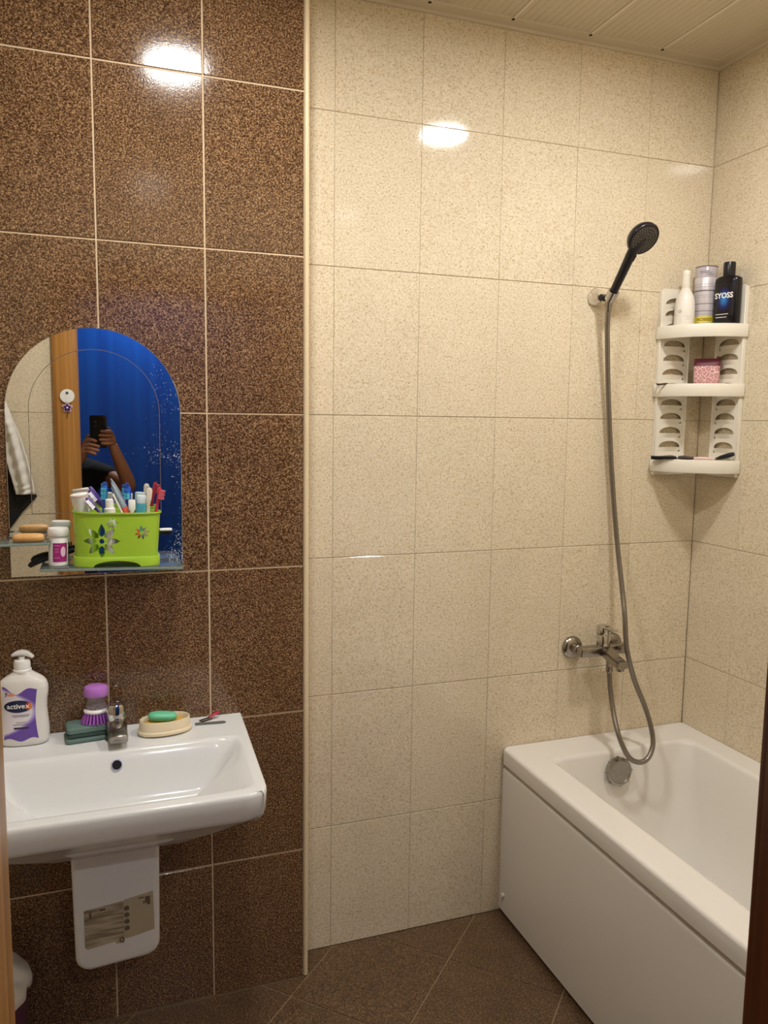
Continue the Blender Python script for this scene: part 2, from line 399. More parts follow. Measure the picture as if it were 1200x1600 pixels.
# ------------------------------------------------------------------ lamps
def downlight(x, y, z, label, power, name='ceiling_light', r=.082):
    t = empty(name, (x, y, z), label=label, cat='lamp', group='round ceiling lights')
    obj('trim_ring', lathe(B(), [(r, -.001), (r+.014, -.001), (r+.015, -.006), (r+.006, -.010), (r, -.008)], 48), M_WHITE, t)
    d = obj('diffuser', lathe(B(), [(0, -.0075), (r*.5, -.0075), (r-.0005, -.007), (r-.0005, -.003), (0, -.003)], 48), emit('lamp_'+str(round(x*100)), LAMP_COLOUR, power), t)
    return t
downlight(0.0, -.68, ZC, 'round white ceiling light above the washbasin side of the room', LAMP_POWER)
downlight(1.03, -.73, ZC, 'round white ceiling light above the bathtub', LAMP_POWER)
downlight(.10, -2.99, ZC, 'round white ceiling light in the hall behind the door', HALL_POWER)

# ------------------------------------------------------------------ bathtub
def bathtub():
    t = empty('bathtub', (XR, YC, 0), label='white acrylic bathtub with a flat side panel in the corner', cat='bathtub')
    X0, X1, Y0, Y1, Z = .914-XR, -.001, YF-YC+.001, -.001, .548
    ix0, ix1, iy0, iy1 = 1.02-XR, 1.522-XR, -1.40, -.130
    bm = B(); R = []
    for d, z, r in ((.006, .494, .012), (0, .497, .014), (0, Z-.010, .014), (.0025, Z-.003, .013), (.010, Z, .012), (.016, Z, .012)):
        R.append(rrect(X0+d, X1-d*.1, Y0+d*.1, Y1-d*.1, z, r))
    for d, z, r in ((-.018, Z, .03), (-.012, Z, .03), (-.004, Z-.003, .04), (.002, Z-.012, .045), (.022, Z-.12, .06), (.045, .30, .08), (.075, .20, .09), (.12, .165, .09), (.19, .155, .05)):
        back = d*.6 if z > .3 else d*.9
        R.append(rrect(ix0+d, ix1-d*.8, iy0+d*1.6, iy1-back, z, r))
    loft(bm, R, cap0=False)
    obj('tub', bm, M_ACR, t, smooth=50)
    p = B(); prof = [(.004, .012), (.004, .470), (.007, .4795), (.0125, .485), (.019, .487), (.024, .484), (.026, .478), (.026, .012)]
    prism(p, prof, Y1-Y0-.002, Matrix(((1,0,0,X0), (0,0,1,Y0+.001), (0,1,0,0), (0,0,0,1))))
    a = obj('side_panel', p, M_ACR, t, smooth=60)
    obj('panel_button', cyl(B(), (X0-.003, -.03, .068), (X0+.006, -.03, .068), .007), M_WPL, a)
    obj('dark_gap_board', box(B(), X0+.035, X0+.05, Y0+.01, Y1-.001, 0, .2), M_DARK, t)  # near-black board added to paint the shade in the gap under the panel
    o = B(); n = Vector((0, -1, .12)).normalized(); c = Vector((1.243-XR, -.045-YC, .487))
    lathe(o, [(0, -.012), (.034, -.012), (.044, .002), (.045, .008), (.043, .016), (.036, .0185), (.034, .0165), (0, .0165)], 40, axis_mat(c, n))
    for k in range(8):
        a2 = 2*PI*k/8; q = axis_mat(c, n) @ Vector((.0445*math.cos(a2), .0445*math.sin(a2), .009)); lathe(o, [(0, -.006), (.0028, -.006), (.0028, .006), (0, .006)], 10, axis_mat(q, n))
    obj('overflow_knob', o, M_CHROME2, t)
    obj('drain', lathe(B(), [(0, 0), (.03, 0), (.035, .001), (.035, .002), (.028, .004), (0, .003)], 32, Matrix.Translation((1.27-XR, -.42, .1552))), M_CHROME, t)
bathtub()

# ------------------------------------------------------------------ washbasin with half pedestal
BX = -.237
def deck(y): return .793+.018*y
def basin():
    t = empty('washbasin', (BX, 0, 0), label='white ceramic wall-hung washbasin with a half pedestal on the brown wall', cat='washbasin')
    def sm(a, b, x):
        k = min(1, max(0, (x-a)/(b-a))); return k*k*(3-2*k)
    NX, NY, D = 96, 66, .452
    def pt(i, j):
        s = -1+2*i/NX; y = -.001-(D-.001)*j/NY
        hw = .313+(y/D)*.016
        # soften front corners
        k = sm(-.40, -D, y); hw -= .012*k*k
        x = s*hw
        if j == NY: y += .010*max(0, abs(s)-.9)/.1
        fw = .245-.150*min(1, max(0, (-.150-y)/.125)); k = min(1, max(0, (.284-abs(x))/(.284-fw))); fx = .55*k+.45*k*k*(3-2*k)
        q = min(1, max(0, (-.146-y)/.050)); fy = (.6*q+.4*q*q*(3-2*q))*sm(-.426, -.385, y)
        z = deck(y)-.116*fx*fy
        return (x, y, z)
    bm = B(); V = [[bm.verts.new(pt(i, j)) for i in range(NX+1)] for j in range(NY+1)]
    for j in range(NY):
        for i in range(NX): bm.faces.new((V[j][i], V[j][i+1], V[j+1][i+1], V[j+1][i]))
    loop = [V[0][i] for i in range(NX)]+[V[j][NX] for j in range(NY)]+[V[NY][i] for i in range(NX, 0, -1)]+[V[j][0] for j in range(NY, 0, -1)]
    prev = loop
    def ring(f):
        nonlocal prev
        cur = [bm.verts.new(f(v.co)) for v in loop]
        for a in range(len(loop)):
            b = (a+1) % len(loop); bm.faces.new((prev[a], prev[b], cur[b], cur[a]))
        prev = cur
    def S(kx, ky, dz=None, z=None, out=0):
        def f(c):
            x = c.x*kx; y = c.y*ky
            if out: x += math.copysign(out, c.x)*min(1, max(0, (abs(c.x)-.25)/.03)); y -= out*min(1, max(0, (-.41-c.y)/.03))
            return (x, min(y, -.001), c.z+dz if z is None else z)
        return f
    ring(S(1, 1, -.004, out=.0028)); ring(S(1, 1, -.010, out=.004)); ring(S(.997, .997, -.050, out=.003)); ring(S(.985, .988, -.061)); ring(S(.965, .968, -.067))
    ring(S(.90, .93, z=.706)); ring(S(.72, .84, z=.672)); ring(S(.5, .74, z=.638)); ring(S(.3, .6, z=.618)); ring(S(.1, .3, z=.610))
    bm.faces.new(prev)
    b = obj('basin', bm, M_CER, t, smooth=60)
    o = B(); hy = -.1605; n = Vector((0, -.88, .42)).normalized(); c = Vector((0, hy, .760))
    lathe(o, [(.0105, 0), (.0125, 0), (.0125, .003), (.0105, .003)], 24, axis_mat(c, n))
    obj('overflow_ring', o, M_CHROME2, b)
    obj('overflow_hole', lathe(B(), [(0, 0), (.0108, 0), (.0108, .0028), (0, .0028)], 24, axis_mat(c, n)), M_DARK, b)
    obj('drain', lathe(B(), [(0, 0), (.022, 0), (.024, .001), (.023, .004), (0, .004)], 28, Matrix.Translation((0, -.30, deck(-.3)-.1182))), M_CHROME, b)
    # half pedestal: flat front, rounded lower corners
    w2, zb, zt, r = .096, .318, .66, .034
    poly = [(-w2, zt), (w2, zt)]+[(w2-.004-r+r*math.cos(a), zb+.006+r+r*math.sin(a)) for a in [-PI/2*k/7 for k in range(8)]]
    poly += [(-w2+.004+r-r*math.sin(a), zb-.002+r-r*math.cos(a)) for a in [PI/2*k/7 for k in range(8)]]
    p = prism(B(), poly, .246, Matrix(((1,0,0,-.008), (0,0,-1,-.001), (0,1,0,0), (0,0,0,1))), bev=.014, seg=4)
    ped = obj('pedestal', p, M_CER, t, smooth=50)
    # torn old stickers on the pedestal front
    m = bpy.data.materials.new('worn_sticker'); m.use_nodes = True; nt = m.node_tree; N = nt.nodes; L = nt.links
    tc = N.new('ShaderNodeTexCoord'); mp = N.new('ShaderNodeMapping'); mp.inputs['Scale'].default_value = (14, 1, 170); L.new(tc.outputs['Object'], mp.inputs[0])
    no = N.new('ShaderNodeTexNoise'); no.inputs['Scale'].default_value = 1; no.inputs['Detail'].default_value = 4; L.new(mp.outputs[0], no.inputs[0])
    rp = ramp(N, [(.36, lin('7f745f')), (.5, lin('a0947d')), (.64, lin('b9ae99'))]); L.new(no.outputs['Fac'], rp.inputs[0]); L.new(rp.outputs[0], N['Principled BSDF'].inputs['Base Color'])
    N['Principled BSDF'].inputs['Roughness'].default_value = .7; MATS['worn_sticker'] = m
    fr_ = -.2476
    def flat(pts, mm, nm, dy=.0006, lab=None):
        o = obj(nm, prism(B(), pts, dy, Matrix(((1,0,0,0), (0,0,-1,fr_), (0,1,0,0), (0,0,0,1)))), mm, ped, smooth=0)
        if lab: o['label'] = lab
        return o
    flat([(-.079, .466), (.005, .474), (.005, .372), (-.012, .374), (-.014, .380), (-.074, .372), (-.079, .378)], m, 'sticker', lab='torn brown paper sticker with faded print')
    M_PALE = mat('pale_sticker', 'b5aa90', .7, var=.06, scale=120)
    flat([(.006, .476), (.070, .486), (.072, .392), (.012, .382), (.006, .385)], M_PALE, 'sticker', lab='pale worn paper sticker')
    pr = B(); Mt = Matrix(((1,0,0,0), (0,0,-1,fr_-.0006), (0,1,0,0), (0,0,0,1)))
    for (x, z, ww, hh) in ((-.066, .452, .005, .016), (-.040, .462, .012, .005), (.044, .474, .012, .003), (.058, .468, .011, .015), (.050, .462, .004, .006), (.060, .458, .008, .005)):
        prism(pr, [(x-ww/2, z-hh/2), (x+ww/2, z-hh/2), (x+ww/2, z+hh/2), (x-ww/2, z+hh/2)], .0003, Mt)
    for k in range(4):
        lathe(pr, [(0, 0), (.006, 0), (.006, .0003), (0, .0003)], 12, axis_mat((.012, fr_-.0006, .455-.016*k), (0, -1, 0)))
    lathe(pr, [(.003, 0), (.006, 0), (.006, .0003), (.003, .0003)], 14, axis_mat((0, fr_-.0006, .381), (0, -1, 0)))
    obj('sticker_print', pr, mat('faded_ink', '6a5d49', .8), ped, smooth=0)['kind'] = 'stuff'
basin()

def basin_tap():
    t = empty('basin_tap', (BX+.002, -.078, deck(-.078)), label='worn chrome single-lever tap on the washbasin', cat='tap')
    bm = B(); lathe(bm, [(0, 0), (.026, 0), (.027, .003), (.024, .007), (.0235, .046), (.021, .050), (0, .050)], 30)
    obj('body', bm, M_CHROME2, t)
    sp = B(); prism(sp, [(-.018, .006), (.018, .006), (.021, .014), (.018, .032), (-.018, .032), (-.021, .014)], .098, Matrix(((1,0,0,.004), (0,-.96,-.97,-.004), (0,.97,-.16,.020), (0,0,0,1))) @ Matrix.Rotation(0, 4, 'X'), bev=.004)
    bmesh.ops.scale(sp, verts=sp.verts, vec=(1, .62, 1)); 
    obj('spout', sp, M_CHROME2, t)
    lv = B(); loft(lv, [sring(0, 0, .051, .0225, .0225, 28), sring(0, 0, .060, .0235, .0235, 28), sring(0, .004, .082, .021, .024, 28, 2.6), sring(0, .004, .088, .018, .021, 28, 2.6)])
    box(lv, -.012, .012, -.006, .040, .082, .090, .003)
    obj('lever', lv, M_CHROME, t)
    obj('collar', lathe(B(), [(.0205, .049), (.0215, .0495), (.0215, .0515), (.0205, .052)], 28), M_BLACK, t)
basin_tap()

# ------------------------------------------------------------------ things on the washbasin
def soap_bottle():
    t = empty('soap_bottle', (-.441, -.040, deck(-.04)), (0, 0, math.radians(-4)), label='white and lilac liquid soap pump bottle standing on the washbasin', cat='bottle')
    # (z, half width, half depth)
    P = [(0, .046, .021), (.004, .052, .0255), (.012, .0545, .027), (.035, .0555, .0275), (.06, .0535, .0265), (.085, .0515, .026), (.105, .0525, .0265), (.125, .0555, .0275), (.14, .0555, .0275), (.15, .0525, .0265), (.158, .046, .025), (.166, .035, .022), (.172, .024, .0195), (.176, .0205, .0190)]
    def dims(z):
        for (a, w0, d0), (b, w1, d1) in zip(P, P[1:]):
            if z <= b: k = (z-a)/(b-a); return w0+(w1-w0)*k, d0+(d1-d0)*k
        return P[-1][1:]
    E_ = 2.5
    bm = B(); zz = sorted(set([p[0] for p in P]+[.176*k/40 for k in range(3, 41)]))
    loft(bm, [sring(0, 0, z, *dims(z), 48, E_) for z in zz])
    obj('body', bm, mat('bottle_white', 'e8e5e0', .22, var=.01), t, smooth=60)
    def front(x, z, eps=.0004):
        ww, dd = dims(z); return (x, -dd*max(0, 1-abs(min(.999, abs(x)/ww))**E_)**(1/E_)-eps, z)
    # lilac and white label
    m = bpy.data.materials.new('lilac_label'); m.use_nodes = True; nt = m.node_tree; N = nt.nodes; L = nt.links
    tc = N.new('ShaderNodeTexCoord'); sx = N.new('ShaderNodeSeparateXYZ'); L.new(tc.outputs['Object'], sx.inputs[0])
    def mth(op, a, b):
        n = N.new('ShaderNodeMath'); n.operation = op
        for i, q in enumerate((a, b)):
            if isinstance(q, (int, float)): n.inputs[i].default_value = q
            else: L.new(q, n.inputs[i])
        return n.outputs[0]
    # distance right of a curve x = .012 + 9*(z-.075)^2 -> lilac
    dz = mth('SUBTRACT', sx.outputs['Z'], .085); cv = mth('MULTIPLY', mth('MULTIPLY', dz, dz), -22.0)
    v = mth('SUBTRACT', sx.outputs['X'], mth('ADD', cv, .027)); v = mth('ADD', mth('MULTIPLY', v, 40), .5)
    rp = ramp(N, [(.2, lin('e6e0e6')), (.55, lin('a58fcf')), (.9, lin('6a4ba6'))]); L.new(v, rp.inputs[0]); L.new(rp.outputs[0], N['Principled BSDF'].inputs['Base Color']); N['Principled BSDF'].inputs['Roughness'].default_value = .3
    MATS['lilac_label'] = m
    def lab(u, v):
        zt = .142-.010*math.sin(PI*u)**2+.005*math.sin(2*PI*u*1.5+1.2); zb = .018+.004*math.sin(2*PI*u*1.5)
        z = zb+(zt-zb)*v; hw = .038*(1-.14*math.sin(PI*v)); return front(-.004+(u*2-1)*hw, z)
    lb = obj('label', patch(lab, 20, 24), m, t)
    el = lambda s, dx=0: (lambda x, y: front(-.008+dx+.031*s*x, .099+.0150*s*y, .0009))
    obj('logo_oval', disc_patch(el(1)), mat('label_navy', '141d4a', .3), lb)
    obj('logo_flame', disc_patch(lambda x, y: front(.0145+.0060*x, .099+.010*y, .0012), 20, 2), mat('label_red', 'c8452c', .3), lb)
    def T(s, size, x, z, m_, bold=0, eps=.0014): return obj('lettering', warp(text(s, size, bold), lambda c: Vector(front(x+c.x, z+c.y, eps))), m_, lb, smooth=0)
    wt = mat('print_white', 'f4f2ee', .4); dk = mat('print_grey', '6b6470', .5)
    T('active', .0170, -.0125, .0995, wt, .0003); T('x', .0170, .0125, .0995, wt, .0003); T('9', .019, .0185, .098, mat('print_orange', 'f0a040', .4), .0003)
    T('7', .013, -.033, .128, mat('print_purple', '4a1f5c', .4), .0004)
    obj('badge', disc_patch(lambda x, y: front(-.022+.009*x, .128+.0035*y, .0008), 20, 2), mat('label_peach', 'e39a78', .4), lb)
    for z, ww in ((.078, .040), (.0745, .034), (.060, .022), (.055, .036)):
        obj('print_line', patch(lambda u, v: front(-.003+(u-.5)*ww, z+(v-.5)*.0013, .0008), 12, 1), dk, lb)
    obj('print_bar', patch(lambda u, v: front(-.003+(u-.5)*.032, .0465+(v-.5)*.0045, .0008), 12, 2), mat('label_plum', '3c2a50', .4), lb)
    pu = B(); lathe(pu, [(0, .176), (.0205, .176), (.0205, .181), (.0185, .183), (.0185, .197), (.0165, .2035), (.007, .2045), (.007, .212), (0, .212)], 28)
    p = obj('pump_collar', pu, M_WHITE, t)
    nz = B(); tube(nz, [(-.021, 0, .2145), (-.012, 0, .2185), (0, 0, .2205), (.010, 0, .219), (.019, 0, .213), (.025, 0, .2085)], [.004, .007, .0095, .009, .0065, .005], 14, 5, flat=.8)
    obj('pump_nozzle', nz, M_WHITE, p)
soap_bottle()

def sponge():
    t = empty('sponge', (-.307, -.050, deck(-.05)), (0, 0, math.radians(6)), label='grey green folded kitchen sponge lying under the purple dish brush', cat='sponge')
    M1 = mat('sponge_green', '677f79', .9, var=.2, scale=300, bump=.6); M2 = mat('sponge_dark', '3a4d46', .95, var=.2, scale=300, bump=.6)
    def slab(z0, z1, m, n, dx=0, dy=0):
        bm = B(); loft(bm, [rrect(-.046+dx+e, .046+dx-e, -.034+dy+e, .030+dy-e, z, .009) for e, z in ((.003, z0), (0, z0+.003), (0, z1-.003), (.003, z1))]); return obj(n, bm, m, t)
    slab(0, .011, M1, 'lower_layer'); slab(.011, .021, M2, 'scouring_layer', .004, .003); slab(.021, .036, M1, 'upper_layer', .004, .004)
sponge()
def dish_brush():
    t = empty('dish_brush', (-.282, -.045, deck(-.05)+.0365), (math.radians(-2), math.radians(2), 0), label='purple dish brush with a clear soap reservoir standing on the green sponge', cat='brush'); t.scale = (1.1, 1.1, 1.04)
    PUR = mat('brush_purple', 'bb78d0', .3); PB = mat('bristle_purple', 'a45cbc', .5)
    br = B()
    for ring, n in ((.024, 22), (.017, 15), (.009, 8)):
        for k in range(n):
            a = 2*PI*k/n; tube(br, [(ring*1.22*math.cos(a), ring*1.22*math.sin(a), 0), (ring*.84*math.cos(a), ring*.84*math.sin(a), .026)], .0024, 6)
    o = obj('bristles', br, PB, t); o['kind'] = 'stuff'
    obj('bristle_plate', lathe(B(), [(0, .024), (.025, .024), (.026, .028), (.022, .033), (0, .033)], 30), M_WHITE, t)
    obj('reservoir', lathe(B(), [(0, .033), (.0225, .033), (.0225, .036), (.019, .046), (.018, .052), (.020, .060), (.020, .064), (0, .064)], 30), mat('clear_plastic', 'e6dfe8', .08, trans=.85, var=.01), t)
    obj('cap', lathe(B(), [(0, .062), (.024, .062), (.026, .065), (.026, .078), (.024, .083), (.016, .0865), (0, .0872)], 30), PUR, t)
dish_brush()

def soap_dish():
    c = (-.121, -.068, deck(-.068)); rz = math.radians(6)
    t = empty('soap_dish', c, (0, 0, rz), label='oval cream plastic soap dish on the washbasin deck', cat='soap dish')
    m = mat('cream_plastic', 'ecdcbb', .35)
    bm = B(); R = [(.057, .034, .004), (.0655, .0405, .004), (.066, .041, .010), (.0655, .0405, .011), (.0625, .0385, .013), (.0605, .037, .034), (.0595, .036, .036), (.058, .0345, .036), (.0565, .033, .034), (.055, .032, .016), (.05, .028, .0145)]
    loft(bm, [sring(0, 0, z, a, b, 44, 2.2) for a, b, z in R]); obj('bowl', bm, m, t)
    for s in (-1, 1): obj('foot', box(B(), s*.042-.012, s*.042+.012, -.024, .024, 0, .0045, .0015), m, t)
    s = empty('bath_sponge', (c[0], c[1], c[2]+.0146), (0, 0, rz), label='yellow sponge pad lying inside the cream soap dish', cat='sponge')
    bm = B(); loft(bm, [sring(0, 0, z, a, b, 40, 2.3) for a, b, z in ((.047, .0245, 0), (.050, .0275, .004), (.050, .0275, .010), (.046, .025, .0145))])
    obj('pad', bm, mat('sponge_yellow', 'd8ad5c', .95, var=.2, scale=350, bump=.7), s)
    g = empty('soap_bar', (c[0]-.006, c[1]+.001, c[2]+.0290), (math.radians(-5), math.radians(4), math.radians(-7)), label='mint green soap bar lying on the yellow sponge', cat='soap')
    bm = B(); loft(bm, [sring(0, 0, z, a, b, 40, 2.8) for a, b, z in ((.024, .011, 0), (.031, .0165, .0025), (.0345, .0195, .008), (.0345, .0195, .013), (.031, .0165, .018), (.024, .011, .0205))])
    obj('bar', bm, mat('mint_soap', '74cfa4', .4, sss=.2), g, smooth=70)
soap_dish()

def nail_tools():
    z = deck(-.04)
    t = empty('nail_file', (-.008, -.052, z), (0, 0, math.radians(-6)), label='flat grey steel nail file lying at the right of the soap dish', cat='nail file')
    o = sheet([(-.038, -.0075), (.028, -.0075)]+[(.031+.008*math.cos(a), .0075*math.sin(a)) for a in [-PI/2+PI*k/10 for k in range(11)]]+[(-.038, .0075)], [[(.031+.0025*math.cos(2*PI*k/12), .0025*math.sin(2*PI*k/12)) for k in range(12)]], .0018)
    obj('blade', o, mat('file_steel', '8f9a98', .4, .7), t, smooth=0)
    t = empty('nail_clipper', (-.004, -.026, z), (0, math.radians(-6), math.radians(20)), label='small nail clipper with a red handle beside the grey file', cat='nail clipper')
    bm = B(); box(bm, -.030, .004, -.005, .005, .0005, .003, .0008); box(bm, -.030, .002, -.005, .005, .0055, .0078, .0008); box(bm, -.030, -.026, -.005, .005, .0005, .0078, .0006)
    obj('jaws', bm, M_CHROME2, t)
    bm = B(); loft(bm, [[Vector((x, p[1], p[2])) for p in sring(0, 0, 0, 1, 1, 1)] for x in ()]) if 0 else None
    tube(bm, [(-.004, 0, .008), (.006, 0, .0095), (.018, 0, .012), (.027, 0, .0125)], [.004, .0055, .0065, .003], 14, 4, flat=.55)
    obj('handle', bm, mat('clipper_red', 'b3264a', .35), t)
nail_tools()

# ------------------------------------------------------------------ mirror with its shelves
def mirror():
    cx, r, z0, zb = -.2625, .1975, 1.577, 1.186
    t = empty('mirror', (cx, -.001, zb), label='arched frameless wall mirror with an etched inner line', cat='mirror')
    m = bpy.data.materials.new('mirror_silver'); m.use_nodes = True; nt = m.node_tree; N = nt.nodes; L = nt.links; b = N['Principled BSDF']
    tc = N.new('ShaderNodeTexCoord'); no = N.new('ShaderNodeTexNoise'); no.inputs['Scale'].default_value = 330; no.inputs['Detail'].default_value = 2; L.new(tc.outputs['Object'], no.inputs[0])
    n2 = N.new('ShaderNodeTexNoise'); n2.inputs['Scale'].default_value = 9; n2.inputs['Detail'].default_value = 2; L.new(tc.outputs['Object'], n2.inputs[0])
    sx = N.new('ShaderNodeSeparateXYZ'); L.new(tc.outputs['Object'], sx.inputs[0])
    mr = N.new('ShaderNodeMapRange'); mr.inputs[1].default_value = .0; mr.inputs[2].default_value = .19; mr.inputs[3].default_value = -.22; mr.inputs[4].default_value = .06; L.new(sx.outputs['X'], mr.inputs[0])
    a1 = N.new('ShaderNodeMath'); a1.operation = 'ADD'; L.new(no.outputs['Fac'], a1.inputs[0]); L.new(mr.outputs[0], a1.inputs[1])
    m2 = N.new('ShaderNodeMath'); m2.operation = 'MULTIPLY_ADD'; m2.inputs[1].default_value = .5; L.new(n2.outputs['Fac'], m2.inputs[0]); L.new(a1.outputs[0], m2.inputs[2])
    rp = ramp(N, [(.955, (0, 0, 0)), (1.0, (.8, .8, .8))]); L.new(m2.outputs[0], rp.inputs[0])
    mx = N.new('ShaderNodeMix'); mx.data_type = 'RGBA'; mx.inputs[6].default_value = (.93, .95, .94, 1); mx.inputs[7].default_value = (.55, .66, .82, 1); L.new(rp.outputs[0], mx.inputs[0]); L.new(mx.outputs[2], b.inputs['Base Color'])
    m3 = N.new('ShaderNodeMath'); m3.operation = 'MULTIPLY_ADD'; m3.inputs[1].default_value = .45; m3.inputs[2].default_value = .01; L.new(rp.outputs[0], m3.inputs[0]); L.new(m3.outputs[0], b.inputs['Roughness'])
    m4 = N.new('ShaderNodeMath'); m4.operation = 'MULTIPLY_ADD'; m4.inputs[1].default_value = -.7; m4.inputs[2].default_value = 1; L.new(rp.outputs[0], m4.inputs[0]); L.new(m4.outputs[0], b.inputs['Metallic'])
    MATS['mirror_silver'] = m
    def arch(rr, bot, n=40): return [(rr*math.cos(PI*k/n), z0-zb+rr*math.sin(PI*k/n)) for k in range(n+1)]+[(-rr, bot), (rr, bot)]
    Mx = Matrix(((1,0,0,0), (0,0,-1,0), (0,1,0,0), (0,0,0,1)))
    bm = B(); o = [(x, z) for x, z in arch(r, 0)]
    prism(bm, o, .005, Mx, bev=.0012, seg=1)
    p = obj('glass_plate', bm, m, t, smooth=25)
    ring = sheet(arch(.1475, .150), [arch(.1462, .1513)], .0003)
    bmesh.ops.transform(ring, matrix=Matrix.Translation((0, -.005, 0)) @ Mx, verts=ring.verts)
    obj('etched_line', ring, mat('etched_line', '6f675a', .5), p, smooth=0)
    c = B(); box(c, .142, .172, -.016, -.005, .101, .1055, .0015); obj('shelf_clip', c, M_WHITE, t)
    c = B(); box(c, .1425, .170, -.0158, -.005, .0915, .1005, .001); obj('clip_slot', c, M_BLACK, t)
mirror()
M_GLASS = mat('green_glass', 'd2e2da', .03, trans=.9, ior=1.5, var=.01)
M_GLASSE = mat('glass_edge', '9fb3a8', .15, trans=.3, var=.05)
TILT = math.radians(1.66)
def zs(x): return 1.2195-math.tan(TILT)*(x+.2325)
def shelves():
    t = empty('glass_shelf', (-.2325, -.0062, zs(-.2325)), (0, TILT, 0), label='glass shelf at the foot of the mirror carrying the green holder', cat='shelf')
    obj('plate', box(B(), -.157, .157, -.118, 0, -.006, 0, .0008), M_GLASS, t)
    obj('front_edge', box(B(), -.157, .157, -.1192, -.118, -.0058, -.0002, .0004), M_GLASSE, t)
    obj('rear_rail', box(B(), -.150, .150, -.012, -.0002, -.011, -.006, .001), M_CHROME, t)
    t = empty('glass_shelf', (-.49, -.0062, 1.283), label='green glass shelf carrying the tan soap bar, left of the mirror foot', cat='shelf')
    obj('plate', box(B(), -.13, .125, -.112, 0, -.006, 0, .0008), M_GLASS, t)
    obj('front_edge', box(B(), -.13, .125, -.1132, -.112, -.0058, -.0002, .0004), M_GLASSE, t)
    obj('bracket', box(B(), -.10, -.08, -.02, .0058, -.012, .006, .002), M_CHROME, t)
    obj('bracket', box(B(), .04, .06, -.02, .0004, -.012, -.006, .002), M_CHROME, t)
    t = empty('soap_bar', (-.413, -.085, 1.283), (0, 0, math.radians(-5)), label='tan soap bar lying on the upper glass shelf beside the mirror', cat='soap')
    bm = B(); loft(bm, [sring(0, 0, z, a, b, 36, 3) for a, b, z in ((.028, .014, 0), (.033, .018, .003), (.034, .019, .009), (.031, .017, .015), (.024, .012, .017))])
    obj('bar', bm, mat('tan_soap', 'd9a566', .4, var=.2, scale=60), t, smooth=70)
shelves()
def pill_jar():
    t = empty('jar', (-.353, -.070, zs(-.353)), (0, TILT, 0), label='small white plastic jar with a magenta label on the glass shelf', cat='jar')
    obj('body', lathe(B(), [(0, 0), (.019, 0), (.021, .002), (.021, .062), (.019, .066), (.018, .069), (0, .069)], 32), M_WHITE, t)
    obj('lid', lathe(B(), [(0, .069), (.022, .069), (.023, .071), (.023, .083), (.021, .087), (0, .087)], 32), M_WHITE, t)
    fn = lambda e: (lambda x, z: Vector(((.021+e)*math.sin(x/.021), -(.021+e)*math.cos(x/.021), z)))
    lb = obj('label', patch(lambda u, v: fn(.0003)(.006+(u-.5)*.034, .010+v*.044), 14, 6), None or mat('magenta_label', 'a52a78', .35, var=.3, scale=70), t)
    obj('label_figure', disc_patch(lambda x, y: fn(.0006)(.012+.006*x, .034+.012*y), 16, 3), mat('label_pink', 'e6c6da', .4), lb)
    for z, wd in ((.048, .012), (.040, .009), (.034, .009), (.020, .012)):
        obj('print_line', patch(lambda u, v: fn(.0006)(-.002+(u-.5)*wd, z+(v-.5)*.0016), 6, 1), mat('print_pink', 'd690b8', .4), lb)
pill_jar()
def hair_comb():
    t = empty('hair_brush', (-.372, -.040, zs(-.372)), (0, math.radians(-16), math.radians(8)), label='black hairbrush lying behind the white jar', cat='brush')
    t.location.z += .011
    h = B(); tube(h, [(-.048, 0, -.004), (-.04, 0, 0), (-.02, 0, .002), (.004, 0, .001)], [.006, .0088, .0088, .006], 12, 5, flat=.8)
    obj('handle', h, M_BLACK, t)
    b = B(); box(b, .002, .056, -.009, .009, -.004, .006, .003); obj('head', b, M_BLACK, t)
    p = B()
    for i in range(9):
        for j in range(3): box(p, .008+.0052*i, .0092+.0052*i, -.006+.0052*j, -.0048+.0052*j, .006, .015)
    o = obj('bristles', p, M_BLACK, t, smooth=0); o['kind'] = 'stuff'
hair_comb()

